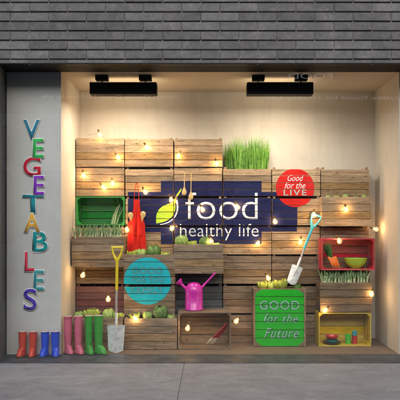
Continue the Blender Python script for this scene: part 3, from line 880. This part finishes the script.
def head_of_cabbage(x, y, z, r, mk, label, name='cabbage', cat='cabbage', ruffle=.12, nl=13, open_=.3, rx=0):
    root = empty(name, (x, y, z), label, cat, 'cabbages and lettuces in the crates', R.uniform(0, 6.28))
    h = MB(); h.sphere((0, 0, r*.86), r*.86, 20, 14, (1, 1, .95)); h.build('heart', M[mk], root)
    lv = MB()
    for i in range(nl):
        az = i*2.399+R.uniform(-.3, .3); span = R.uniform(.62, .95); top = (R.uniform(2.0, 2.75) if mk != 'cab_y' else R.uniform(1.7, 2.3)); opn = open_*R.uniform(.2, 1.2)
        nu, nv = 12, 20; vs_ = []
        for iu in range(nu+1):
            t = iu/nu
            el = -1.35 + t*top            # elevation from bottom
            wdt = span*math.sin(min(1, t*.92+.1)*PI*.80)
            for jv in range(nv+1):
                q = jv/nv*2-1
                aa = az+q*wdt
                rr = r*(.90+.012*i/nl+opn*t**3+.03*q*q) + r*ruffle*t*t*(math.sin(q*13+i*1.7+t*3)+.5*math.sin(q*27+i))*abs(q)**.6 - .02*r*math.exp(-(q/.08)**2)
                vs_.append((rr*math.cos(el)*math.cos(aa), rr*math.cos(el)*math.sin(aa), r*.88+rr*math.sin(el)*.97))
        fs = [(a*(nv+1)+b, a*(nv+1)+b+1, (a+1)*(nv+1)+b+1, (a+1)*(nv+1)+b) for a in range(nu) for b in range(nv)]
        lv.add(vs_, fs, True)
    lv.build('outer_leaves', M[mk], root)
    return root
def put(key, lst):
    c = CR[key]
    for (px, dpy, r, mk, lab, *rest) in lst:
        dy = rest[0] if rest else 0.0
        y = c['Yf']+min(.11, c['d']*.45)+dy
        x = W(px, 0, y).x
        head_of_cabbage(x, y, c['shelf']+.001+dpy, r, mk, lab, ruffle=.13 if mk == 'cab_y' else .06, open_=.42 if mk == 'cab_y' else .2)
put('cabA', [(92, 0, .088, 'cab_y', 'pale yellow lettuce in the crate behind the green boots'), (108.5, 0, .085, 'cab_l', 'pale green cabbage in the crate beside the yellow spade shaft'),
             (79, 0, .066, 'cab_l', 'small cabbage in the crate behind the pink boots'), (118, 0, .06, 'cab_y', 'small lettuce right of the yellow spade shaft')])
put('cabB', [(132, 0, .062, 'cab_y', 'small lettuce under the hem of the red apron'), (141.5, 0, .073, 'cab_l', 'pale cabbage next to the hem of the red apron'),
             (153.5, .008, .093, 'cab_d', 'large dark green cabbage above the turquoise sign'), (165.5, -.01, .058, 'cab_y', 'small yellow lettuce beside the dark green cabbage')])
put('botB', [(160.5, .015, .098, 'cab_d', 'large green cabbage under the turquoise sign, beside the watering can'), (147.5, 0, .065, 'cab_l', 'low cabbage between the bulb and the large cabbage'),
             (134.5, -.005, .06, 'cab_y', 'lettuce behind the bulb on the crate under the turquoise sign'), (171, -.015, .055, 'cab_l', 'small cabbage at the crate end next to the watering can')])
put('cabC', [(181.5, .012, .088, 'cab_l', 'large pale cabbage under the word healthy, at the crate end'), (192, -.01, .062, 'cab_y', 'small yellow lettuce between two larger cabbages'),
             (205, 0, .084, 'cab_d', 'dark green cabbage under the word healthy'), (216.5, -.02, .055, 'cab_l', 'small cabbage beneath the gap between healthy and life')])
put('greenbox', [(262.5, 0, .06, 'cab_y', 'small lettuce on the green box farthest from the spade'), (271.5, -.01, .062, 'cab_l', 'small cabbage on the green box behind the bulb'),
                 (280.5, 0, .073, 'cab_y', 'yellow lettuce beside the spade tip on the green box', -.03), (297, -.03, .058, 'cab_d', 'dark green cabbage right of the spade tip', .03)])
put('leafF', [(328, -.0, .036, 'cab_l', 'small leafy head at the open end of the top planter'), (336, -.0, .034, 'cab_y', 'small yellow leafy head in the top planter'), (345.5, -.0, .042, 'cab_l', 'leafy head directly above the planter bulb'),
              (355.5, -.0, .034, 'cab_d', 'small dark leafy head in the top planter'), (364, -.0, .037, 'cab_l', 'small leafy head nearest the wall bulb')])
# leeks
M['leekw'] = simple('leek_white', (.62, .68, .42), .45, var=.1, nscale=30)
M['leekg'] = leafmat('leek_green', (.06, .16, .05), (.16, .29, .12), (.50, .60, .36), 14)
def make_leek():
    root = empty('leek', (0, 0, 0), 'x', 'leek')
    m = MB(); m.tube([(0, 0, 0), (0, 0, .08), (.002, 0, .16), (.004, 0, .20)], [.014, .0135, .013, .013], 10); m.build('stalk', M['leekw'], root)
    for i in range(4):
        l = MB(); a = i*PI/2+.4; pts = []
        dx, dy = math.cos(a), math.sin(a)
        L = .075+.022*i; wv = .0145
        vs_ = []
        for j in range(6):
            t = j/5; r_ = .008+.028*t*t; z = .168+L*t
            ww = wv*(1-t*.75)
            vs_ += [(dx*r_-dy*ww, dy*r_+dx*ww, z), (dx*(r_+.004), dy*(r_+.004), z), (dx*r_+dy*ww, dy*r_-dx*ww, z)]
        fs = [(3*j+k, 3*j+k+1, 3*j+k+4, 3*j+k+3) for j in range(5) for k in range(2)]
        l.add(vs_, fs, True); l.build('leaf', M['leekg'] if i % 2 or i == 2 else M['leekw'], root)
    return root
leek0 = make_leek(); used = [False]
kids0 = list(leek0.children)
def place_leek(x, y, z, tilt, rz, sc, label, group):
    if not used[0]: r = leek0; used[0] = True
    else:
        r = leek0.copy(); COL.objects.link(r)
        for ch in kids0:
            c = ch.copy(); COL.objects.link(c); c.parent = r
    r.location = (x, y, z); r.rotation_euler = (tilt[0], tilt[1], rz); r.scale = (sc, sc, sc)
    r['label'] = label; r['group'] = group; r['category'] = 'leek'
for key, lab in (('leekA', 'white and green leek standing in the crate under the green crate'), ('leekF', 'white and green leek standing in the crate under the red crate')):
    c = CR[key]; n = 21
    for row in range(2):
        for i in range(n):
            x = c['x0']+.055+(c['x1']-c['x0']-.11)*(i+.5*row)/(n-.5)
            y = c['Yf']+.04+row*.05+R.uniform(-.006, .006)
            place_leek(x, y, c['shelf']+.001, (R.uniform(-.05, .12), R.uniform(-.22, .22)), R.uniform(0, 6.3), R.uniform(.82, .98) if row == 0 else R.uniform(.95, 1.05), lab,
                       'leeks in the crate under the %s crate' % ('green' if key == 'leekA' else 'red'))
# spring onions in the green crate
g = CR['green']
so = empty('spring_onion_bunch', (W(115, 0, 1.22).x, 1.22, g['floor']+.001), 'bunch of spring onions leaning inside the green open crate', 'spring onions')
for i in range(6):
    m = MB(); x0 = -.05+i*.014; lean = .05+i*.006; zz = .24+R.uniform(-.03, .03); yb = R.uniform(-.03, .03)
    m.tube([(x0, yb, .004), (x0+lean*.4, yb+.0, zz*.5), (x0+lean*1.1, yb+.01, zz)], [.008, .006, .003], 8)
    m.build('onion', M['leekw'] if i % 2 else M['leekg'], so)
# tall grass
c = CR[(3, 1)]
M['grass'] = leafmat('wheat_grass', (.04, .15, .012), (.13, .34, .03), (.34, .58, .10), 8)
gm = MB(); zb = c['z0']+.30
tufts = [(c['x0']+.07+(c['x1']-c['x0']-.13)*k/8+R.uniform(-.012, .012), c['Yf']+R.uniform(.06, .19), R.uniform(.80, 1.06)) for k in range(9)]
for i in range(1000):
    tx, ty, th = tufts[i % 9]
    x = min(max(tx+R.gauss(0, .026), c['x0']+.045), c['x1']-.04); y = min(max(ty+R.gauss(0, .03), c['Yf']+.02), c['Yf']+c['d']-.03)
    H = .50*th*R.uniform(.6, 1.08)
    lx = (x-tx)*R.uniform(.4, 1.8)+R.gauss(0, .02); ly = R.gauss(0, .02); a = R.uniform(-.9, .9); wv = R.uniform(.003, .0062)
    kink = R.uniform(0, .05) if R.random() < .12 else 0
    dx, dy = math.cos(a)*wv, math.sin(a)*wv; vs_ = []
    for j in range(6):
        t = j/5; k_ = (1-t**1.6)*.97+.03
        cx_, cy_, cz_ = x+lx*t*t+kink*t**4, min(y+ly*t*t, YW-.02), zb+H*t-kink*t**6
        vs_ += [(cx_-dx*k_, cy_-dy*k_, cz_), (cx_+dx*k_, cy_+dy*k_, cz_)]
    gm.add(vs_, [(2*j, 2*j+1, 2*j+3, 2*j+2) for j in range(5)], True)
o = gm.build('grass', M['grass']); tag(o, 'tall fresh green grass growing out of the pine crate', 'grass', kind='stuff')

# carrots in the red crate
M['carrot'] = simple('carrot_skin', (.80, .20, .03), .5, var=.12, nscale=40)
M['leafg'] = simple('carrot_leaf', (.04, .15, .025), .6, var=.25, nscale=40)
c = CR['red']; yk = .95; ck = W(335, 268, yk)
cr = empty('carrot_bunch', (ck.x, yk, c['floor']+.001), 'bunch of carrots with green tops leaning in the red open crate', 'carrots')
for i, (dx, dl) in enumerate(((-.035, .02), (-.005, 0), (.02, .015), (.045, .03))):
    m = MB(); m.tube([(dx+.012, -.012+.008*i, .006), (dx, -.01+.006*i, .05), (dx-.045, 0, .13+dl*.5), (dx-.05, 0, .14+dl*.5)], [.004, .013, .019, .010], 12); m.build('carrot', M['carrot'], cr)
m = MB()
for i in range(46):
    x0 = -.06+R.uniform(-.02, .03); ex = -.11+R.uniform(-.03, .05); zz = R.uniform(.22, .33)
    y1 = R.uniform(-.03, .05); mid = Vector(((x0+ex)/2+R.uniform(-.01, .01), y1*.6, .13+(zz-.13)*.5))
    m.tube([(x0, 0, .13), mid, (ex, y1, zz)], [.003, .0025, .001], 5)
    for j in range(7):
        t = .35+.65*j/7; b_ = Vector((x0, 0, .13)).lerp(Vector((ex, y1, zz)), t)
        for sg in (-1, 1):
            e = b_+Vector((sg*.016, R.uniform(-.01, .01), .014)); nn = Vector((0, .004, .004))
            m.add([b_, (b_+e)/2+nn, e, (b_+e)/2-nn], [(0, 1, 2, 3)], True)
m.build('leaves', M['leafg'], cr)
# lime bowl
M['limebowl'] = simple('lime_glaze', (.36, .52, .03), .25, var=.05, coat=.3)
bx = W(356, 0, .98)
m = MB(); H = .128; Rb = .155
prof = [(.001, .001), (.062, .001), (.066, .006), (.10, .026), (.135, .066), (Rb, H), (Rb-.003, H+.003), (Rb-.007, H), (.128, .07), (.095, .034), (.05, .016), (.001, .012)]
m.lathe(prof, n=40)
o = m.build('bowl', M['limebowl'], None, (bx.x, 1.0, c['floor']+.001)); tag(o, 'lime green bowl in the red open crate beside the carrots', 'bowl')
o.scale = (.97, .6, 1)
# yellow crate contents
c = CR['yellow']; fz = c['floor']+.001; yy = .97
M['darkdish'] = simple('dark_glaze', (.05, .045, .04), .35); M['tealdish'] = simple('teal_glaze', (.05, .34, .38), .3, coat=.3)
M['reddish'] = simple('red_glaze', (.48, .04, .045), .3, coat=.3); M['greencup'] = simple('green_plastic', (.08, .52, .06), .35)
def bowlprof(r, h, t=.004): return [(.001, .0), (r*.45, 0), (r*.72, h*.3), (r*.93, h*.72), (r, h), (r-t, h), (r*.88, h*.7), (r*.66, h*.33), (r*.4, t), (.001, t)]
dx = W(332, 0, yy).x
def dish(name, prof, mat, z, lab, cat, x=dx, n=32):
    m = MB(); m.lathe(prof, n=n); o = m.build(name, mat, None, (x, yy, z)); tag(o, lab, cat); return o
dish('serving_dish', [(.001, 0), (.07, 0), (.10, .012), (.118, .024), (.114, .026), (.09, .014), (.001, .008)], M['darkdish'], fz, 'dark flat dish under the teal and red bowls', 'dish')
dish('bowl', bowlprof(.078, .045), M['tealdish'], fz+.0085, 'teal bowl between the dark dish and the red bowl', 'bowl')
dish('bowl', bowlprof(.084, .050), M['reddish'], fz+.052, 'red bowl on top of the teal bowl in the yellow crate', 'bowl')
cupx = W(348, 0, yy).x
dish('cup', [(.001, 0), (.030, 0), (.040, .12), (.0375, .12), (.028, .004), (.001, .004)], M['greencup'], fz, 'green tumbler in the yellow open crate', 'cup', cupx)
cupx = W(354.6, 0, yy).x
dish('cup', [(.001, 0), (.033, 0), (.036, .105), (.033, .105), (.029, .004), (.001, .004)], M['reddish'], fz, 'red tumbler under the teal cup in the yellow crate', 'cup', cupx)
dish('cup', [(.001, 0), (.029, 0), (.037, .055), (.034, .055), (.025, .004), (.001, .004)], M['tealdish'], fz+.106, 'small teal cup standing on the red tumbler', 'cup', cupx)
# rhubarb in the brown crate
c = CR['dark']; M['rhub'] = simple('rhubarb_red', (.42, .03, .035), .4, var=.2, nscale=20); M['root'] = simple('pale_root', (.75, .66, .5), .6)
rb = empty('rhubarb_bunch', (W(213, 0, .86).x, .86, c['floor']+.001), 'red stalks with pale root ends leaning in the brown open crate', 'rhubarb')
for i in range(6):
    y_ = -.05+i*.02; a = Vector((-.10+i*.022, y_*.6, .012+.004*(i % 3))); b_ = Vector((.17, y_, .29-.012*i)) ; m_ = a.lerp(b_, .33)
    m = MB(); m.tube([m_, a.lerp(b_, .66)+Vector((.008, 0, -.008)), b_], [.0075, .0085, .010], 8); st = m.build('stalk', M['rhub'], rb)
    m = MB(); m.tube([a, a.lerp(m_, .5)+Vector((0, 0, .004)), m_], [.0015, .0045, .0075], 8); m.build('root', M['root'], rb)

# ------------------------------------------------------------------ apron and wooden spoons
M['apron'] = simple('red_cotton', (.62, .02, .012), .85, var=.12, nscale=6, bmp=.2, bscale=300, spec=.2)
YA = 1.08
ap = empty('apron', W(136.5, 200, YA), 'red cotton apron hanging from the crates with wooden spoons behind it', 'apron')
def apx(px, py): v = W(px, py, YA); return v.x-ap.location.x, v.z-ap.location.z
rows = [(199.5, 133.9, 139.4), (201, 133.7, 139.6), (205, 133.6, 140.0), (209, 133.4, 140.4), (213, 132.6, 141.0), (216, 131.2, 142.2), (219, 129.9, 143.5), (222, 129.1, 144.4), (226, 128.6, 144.9),
        (230, 128.3, 145.2), (234, 128.2, 145.5), (238, 128.0, 145.7), (242, 127.9, 145.9), (246, 127.7, 146.2), (250, 127.6, 146.4), (252, 127.5, 146.5), (252.8, 127.5, 146.5)]
NB = 28; vs_ = []
for side in (0, 1):
    for (py, xa, xb) in rows:
        for j in range(NB+1):
            q = j/NB; px = xa+(xb-xa)*q; x, z = apx(px, py); d_ = (py-199)/54
            vs_.append((x, -.010-.02*d_ + .016*d_*math.sin(q*14+.8*math.sin(py*.09))+.010*math.sin(q*23+py*.12)*d_ + .006*math.sin(py*.35+q*5)*d_ + (.003 if side else 0), z+.006*math.sin(q*7)*d_))
S = len(rows)*(NB+1); fs = []
for i in range(len(rows)-1):
    for j in range(NB):
        a = i*(NB+1)+j; fs += [(a, a+NB+1, a+NB+2, a+1), (S+a, S+a+1, S+a+NB+2, S+a+NB+1)]
for j in range(NB):
    fs.append((j, j+1, S+j+1, S+j)); a = (len(rows)-1)*(NB+1)+j; fs.append((a, S+a, S+a+1, a+1))
for i in range(len(rows)-1):
    a = i*(NB+1); fs.append((a, S+a, S+a+NB+1, a+NB+1)); b_ = a+NB; fs.append((b_, b_+NB+1, S+b_+NB+1, S+b_))
m = MB(); m.add(vs_, fs, True); m.build('cloth', M['apron'], ap)
m = MB()
x1, z1 = apx(134.2, 200); x2, z2 = apx(139, 200); xt, zt_ = apx(136.5, 183)
pt = [(x1, -.008, z1), (x1+.006, 0, (z1+zt_)/2), (xt-.008, .03, zt_), (xt, .036, zt_+.006), (xt+.008, .03, zt_), (x2-.006, 0, (z2+zt_)/2), (x2, -.008, z2)]
m.tube(pt, .0035, 8); m.build('neck_strap', M['apron'], ap)
m = MB(); m.tube([(xt, .072, zt_), (xt, .02, zt_+.002), (xt, .012, zt_+.012)], .003, 8); 
o = m.build('hook', M['blackmetal'], ap)
pk = MB(); vp = []
for side in (0, 1):
    for i in range(7):
        for j in range(11):
            px = 131.5+(142.3-131.5)*j/10; py = 226+9*i/6; x, z = apx(px, py); q = (px-128.3)/16.9; d_ = (py-199)/54
            vp.append((x, -.010-.02*d_+.016*d_*math.sin(q*14+.8*math.sin(py*.09))+.010*math.sin(q*23+py*.12)*d_+.006*math.sin(py*.35+q*5)*d_-.0045-(0 if side else .003), z+.006*math.sin(q*7)*d_))
fp = []
for i in range(6):
    for j in range(10):
        a = i*11+j; fp += [(a, a+11, a+12, a+1), (77+a, 78+a, 89+a, 88+a)]
for j in range(10): fp += [(j, j+1, 78+j, 77+j), (66+j, 143+j, 144+j, 67+j)]
for i in range(6): fp += [(i*11, 77+i*11, 88+i*11, 11+i*11), (10+i*11, 21+i*11, 98+i*11, 87+i*11)]
pk.add(vp, fp, True); pk.build('pocket', M['apron'], ap)
for sg in (-1, 1):
    m = MB(); x, z = apx(136.5+sg*7.6, 222); m.tube([(x, -.012, z), (x+sg*.012, -.006, z-.05), (x+sg*.008, -.002, z-.12), (x+sg*.016, -.004, z-.19)], .0035, 6, flat=.5); m.build('waist_tie', M['apron'], ap)
def spoon(base, top, r, label, hang=False, head_up=True):
    a = Vector(base); b = Vector(top)
    root = empty('wooden_spoon', a, label, 'wooden spoon', 'wooden cooking spoons')
    m = MB(); v = b-a
    m.tube([Vector((0, 0, 0)), v*.6, v], [.006, .0055, .0075], 10)
    m.build('handle', M['spoonwood'], root)
    h = MB(); u_ = v.normalized(); cc = v+u_*r*1.15
    n_ = 14
    rings = []
    q = Matrix((u_.cross(Vector((0, 1, 0))).normalized()*-1, Vector((0, 1, 0)), u_)).transposed()
    h.lathe([(.001, -r*2.0), (r*.25, -r*1.8), (r*.5, -r*1.1), (r*.8, -r*.4), (r*.93, r*.2), (r*.8, r*.8), (r*.45, r*1.15), (.001, r*1.28)], (0, 0, 0), 18, q @ Matrix.Diagonal((1, .32, 1)))
    for i in range(len(h.v)): h.v[i] = tuple(Vector(h.v[i])+cc)
    h.build('spoon_bowl', M['spoonwood'], root)
    return root
ys = 1.062
spoon(W(133.6, 234, ys+.035), W(131.2, 219.0, ys), .037, 'wooden spoon peeking out beside the apron nearest the green crate')
spoon(W(139.5, 234, ys+.035), W(142.4, 218.0, ys), .037, 'wooden spoon peeking out of the apron towards the lime leaf')
for px, y1, y2, lab in ((184.6, 171.5, 189, 'wooden spoon hanging head down above the lime leaf stem'), (191.2, 172.5, 193.5, 'wooden spoon hanging head down above the letter f')):
    ys = 1.088
    r = spoon(W(px, y1, ys), W(px-.3, y2, ys), .034, lab)
    m = MB(); m.tube([(0, 0, .0), (0, .02, .012), (0, .055, .008)], .0025, 8); m.build('hook', M['blackmetal'], r)

# ------------------------------------------------------------------ string lights
M['cord'] = simple('black_cable', (.06, .045, .03), .6)
M['socket'] = simple('brass_socket', (.35, .22, .08), .4, metal=.7)
def bulb_glass():
    m = bpy.data.materials.new('bulb_glass'); m.use_nodes = True; nt = m.node_tree; nt.nodes.clear()
    out = nt.nodes.new('ShaderNodeOutputMaterial'); tr = nt.nodes.new('ShaderNodeBsdfTransparent'); gl = nt.nodes.new('ShaderNodeBsdfGlossy'); em = nt.nodes.new('ShaderNodeEmission')
    tr.inputs[0].default_value = (1, .93, .8, 1); gl.inputs['Roughness'].default_value = .05
    em.inputs[0].default_value = (1, .66, .30, 1); em.inputs[1].default_value = .55
    lw_ = nt.nodes.new('ShaderNodeLayerWeight'); lw_.inputs[0].default_value = .5
    mx = nt.nodes.new('ShaderNodeMixShader'); nt.links.new(math_(nt, 'MULTIPLY_ADD', math_(nt, 'POWER', lw_.outputs['Facing'], 4.0), .8, .05), mx.inputs[0]); nt.links.new(tr.outputs[0], mx.inputs[1]); nt.links.new(gl.outputs[0], mx.inputs[2])
    ad = nt.nodes.new('ShaderNodeAddShader'); nt.links.new(mx.outputs[0], ad.inputs[0]); nt.links.new(em.outputs[0], ad.inputs[1]); nt.links.new(ad.outputs[0], out.inputs[0]); return m
M['bulb'] = bulb_glass(); M['filament'] = emis('glowing_filament', (1.0, .60, .26), 330.0)
YF_, YFR = 1.083, .83
BL = [(88, 138, YF_, 0), (100, 134.5, YF_, 1), (118, 157, YF_, 1), (147, 147, YF_, 1), (178.5, 155.5, YF_, 1), (216.5, 163.5, YF_, 1), (237.5, 206.5, YF_, 1), (275, 221, YF_, 1), (314, 214.5, .98, 1),
      (346, 209, .95, 1), (375.3, 229, 1.08, 1), (374, 236, .85, 0), (339, 240.5, .84, 1), (377, 262, .82, 0), (371.8, 293.5, .82, 1), (325.5, 310, .81, 1), (309, 287, .83, 0), (268, 277.5, .84, 1),
      (300.5, 241.5, YF_, 1), (258, 243, YF_, 1), (211, 240.5, YF_-.2, 1), (172.5, 228, YF_, 1), (202.3, 209, YF_, 1), (171, 199.5, YF_, 1), (145, 191.5, YF_, 1), (127, 229, 1.0, 1), (112.5, 183, YF_, 1), (103.5, 187, YF_, 1), (83.5, 175, YF_, 1),
      (73.5, 215, .86, 0), (70, 258, .82, 0), (83, 274.5, .80, 1), (108.2, 298.5, .80, 1), (135, 318, .65, 1), (187.8, 327.5, .66, 1), (236.7, 320.5, .80, 1)]
sg = empty('string_lights', W(215, 210, YF_), 'string of small warm glowing bulbs draped across the wooden crates', 'string lights')
sl_ = sg.location
cd = MB(); pth = []
P_ = [W(a, b-3.2, y) for a, b, y, _ in BL]
for i in range(len(P_)-1):
    a, b = P_[i], P_[i+1]; L = (b-a).length; nseg = 10
    for j in range(nseg):
        t = j/nseg; p = a.lerp(b, t); p.z -= L*.09*4*t*(1-t)
        lim = None
        pth.append(p-sl_)
pth.append(P_[-1]-sl_)
cd.tube(pth, .0017, 5); cd.build('cord', M['cord'], sg)
proto = None
for i, (a, b, y, on) in enumerate(BL):
    if not on: continue
    if proto is None:
        m = MB(); m.lathe([(.010, .034), (.0125, .028), (.016, .016), (.024, .002), (.0275, -.010), (.026, -.022), (.019, -.033), (.008, -.038), (.0008, -.0385)], n=16)
        bo = m.build('bulb', M['bulb'], sg)
        m = MB(); m.tube([(0, 0, .030), (0, 0, .058), (0, 0, .062)], [.0115, .0115, .006], 12); so_ = m.build('socket', M['socket'], bo)
        m = MB(); m.sphere((0, 0, -.006), .0085, 8, 6, (1, 1, 1.5)); fi = m.build('filament', M['filament'], bo)
        proto = (bo, so_, fi); nb = bo
    else:
        nb = proto[0].copy(); COL.objects.link(nb)
        for ch in proto[1:]:
            c_2 = ch.copy(); COL.objects.link(c_2); c_2.parent = nb
    w_ = W(a, b, y); nb.location = w_-sl_
    tilt = R.uniform(-.7, .7)
    piv = Vector((0, 0, .058)); Mr = Matrix.Rotation(tilt, 3, 'Y') @ Matrix.Rotation(R.uniform(-.1, .35), 3, 'X')
    if (a, b) == (375.3, 229): Mr = Matrix.Rotation(-1.3, 3, 'Y')
    nb.rotation_euler = Mr.to_euler(); nb.scale = (1.15, 1.15, 1.15)
    # joins the cable at the socket
BULBN = sum(1 for b in BL if b[3])

# ------------------------------------------------------------------ lamps under the ceiling
M['lampglow'] = emis('lamp_diffuser', (1.0, .80, .55), 10.0)
def lamp(px0, px1, label):
    Yl = .53; a = W(px0, 94, Yl); b = W(px1, 82, Yl)
    cx = (a.x+b.x)/2; root = empty('ceiling_lamp', (cx, Yl+.07, ZC), label, 'ceiling lamp', 'linear ceiling lamps')
    z0, z1 = a.z-ZC, b.z-ZC; hx = (b.x-a.x)/2
    m = MB(); m.box(-hx, hx, -.07, .07, z0, z1, .006); m.build('housing', M['blackmetal'], root)
    m = MB(); m.box(-hx+.03, hx-.03, .0705, .0745, z0+.012, z1-.03); m.build('diffuser', M['lampglow'], root)
    for sx in (-1, 1):
        m = MB(); x = sx*(hx-.14); m.box(x-.075, x+.075, -.06, .04, -.062, -.001, .004); m.build('ceiling_mount', M['blackmetal'], root)
        m = MB(); m.tube([(x+.02*sx*0, 0, -.06), (x, 0, z1+.002)], .008, 10); m.build('stem', M['blackmetal'], root)
    li = bpy.data.lights.new('lamp_light', 'AREA'); li.shape = 'RECTANGLE'; li.size = hx*2-.08; li.size_y = .08; li.energy = LAMP_W; li.color = (1.0, .83, .64); li.spread = math.radians(170)
    lo = bpy.data.objects.new('lamp_light', li); COL.objects.link(lo); lo.parent = root; lo.location = (0, .10, z0-.012)
    lo.rotation_euler = (math.radians(8), 0, 0)
LAMP_W = 19.0
lamp(89.5, 156.5, 'black linear lamp hanging above the crates beside the grey pier')
lamp(247, 313.5, 'black linear lamp hanging above the tall grass and red round sign')

# ------------------------------------------------------------------ the other side of the street
M['opp'] = plaster('opposite_render', (.42, .41, .39), (.56, .55, .52), 1, .2)
M['oppglass'] = simple('dark_window_glass', (.03, .035, .04), .12, var=.1)
op = MB(); op.box(-15, 15, -15.5, -15.0, -.13, 8.6)
b_ = empty('opposite_building', (0, -17, 0), 'dark rendered building across the street with a lettered fascia', 'building')
o = op.build('wall', M['opp'], b_); o.location = (0, 15, 0)
fz_ = MB(); fz_.box(-13.5, 13.5, -15.0, -14.9, 6.2, 8.3, .01); o = fz_.build('fascia', M['blackmetal'], b_); o.location = (0, 15, 0)
for i in range(-4, 5):
    for z in (.9, 4.35):
        m = MB(); x = i*3.0; m.box(x-.9, x+.9, -15.0, -14.97, z, z+(2.9 if z < 2 else 1.3)); q = m.build('window', M['oppglass'], b_); q.location = (0, 15, 0)
        m = MB(); zz = z+(2.9 if z < 2 else 1.3)
        for (xa, xb, za, zb_) in ((x-.96, x+.96, z-.06, z-.001), (x-.96, x+.96, zz+.001, zz+.06), (x-.96, x-.901, z, zz), (x+.901, x+.96, z, zz), (x-.02, x+.02, z, zz)):
            m.box(xa, xb, -15.0, -14.94, za, zb_)
        fq = m.build('frame', M['blackmetal'], q)
M['signwhite'] = emis('added_glow_letters', (.95, .95, 1.0), 1.1)  # glow added so the letters show mirrored in the window pane
def street_text(txt, x0, x1, z0, z1):
    bm = text_bm(txt); bx0, bx1, by0, by1 = bbox2(bm)
    for v in bm.verts:   # faces the shop (+y), reads right when seen from the shop
        v.co = Vector((x1-(v.co.x-bx0)/(bx1-bx0)*(x1-x0), -14.895, z0+(v.co.y-by0)/(by1-by0)*(z1-z0)))
    for f in bm.faces:
        f.normal_update()
        if f.normal.y < 0: f.normal_flip()
    me = bpy.data.meshes.new('lettering'); bm.to_mesh(me); bm.free()
    q = link('lettering', me, M['signwhite'], b_); q.location = (0, 15, 0)
kk = (DC+.07+17)/F
def rx(px): return (px-VX)*kk
def rz(py): return EYE-(py-VY)*kk
street_text('Perfect Quality Green for Healthy Life', rx(42), rx(178), rz(100), rz(95.5))
street_text('Quality Good for Healthy Life', rx(266), rx(404), rz(101), rz(96.5))
street_text('FOOD', rx(288), rx(332), rz(79.5), rz(74))

# ------------------------------------------------------------------ light, sky, camera
wd = bpy.data.worlds.new('World'); scn.world = wd; wd.use_nodes = True; nt = wd.node_tree
bg = nt.nodes['Background']; sky = nt.nodes.new('ShaderNodeTexSky'); sky.sky_type = 'NISHITA'; sky.sun_disc = False
SE, SA = math.radians(29), math.radians(14)     # elevation; azimuth measured from the camera side
sky.sun_elevation = SE; sky.sun_rotation = PI + SA*-1
sky.air_density = 1.0; sky.dust_density = 3.0; sky.ozone_density = 1.0
nt.links.new(sky.outputs[0], bg.inputs[0]); bg.inputs[1].default_value = .15
sun = bpy.data.lights.new('sun', 'SUN'); sun.energy = 1.95; sun.angle = math.radians(55); sun.color = (1, .975, .95)
so2 = bpy.data.objects.new('sun', sun); COL.objects.link(so2)
d = Vector((-math.sin(SA)*math.cos(SE), -math.cos(SA)*math.cos(SE), math.sin(SE)))
so2.rotation_euler = d.to_track_quat('Z', 'Y').to_euler(); so2.location = (0, -10, 15)
cam = bpy.data.cameras.new('camera'); co = bpy.data.objects.new('camera', cam); COL.objects.link(co); scn.camera = co
cam.sensor_width = 36; cam.lens = 36*F/400; cam.shift_x = (200-VX)/400; cam.shift_y = (VY-200)/400
cam.clip_end = 300; cam.clip_start = .05
co.location = (0, -DC, EYE); co.rotation_euler = (PI/2, 0, 0)
scn.view_settings.view_transform = 'Standard'; scn.view_settings.look = 'None'; scn.view_settings.gamma = 1.0; scn.view_settings.use_curve_mapping = False
scn.view_settings.exposure = 0.18
scn.render.engine = 'CYCLES'
cy = scn.cycles
cy.use_denoising = True; cy.max_bounces = 8; cy.diffuse_bounces = 4; cy.glossy_bounces = 4; cy.transparent_max_bounces = 12; cy.sample_clamp_indirect = 4.0; cy.use_light_tree = True
cy.caustics_reflective = False; cy.caustics_refractive = False
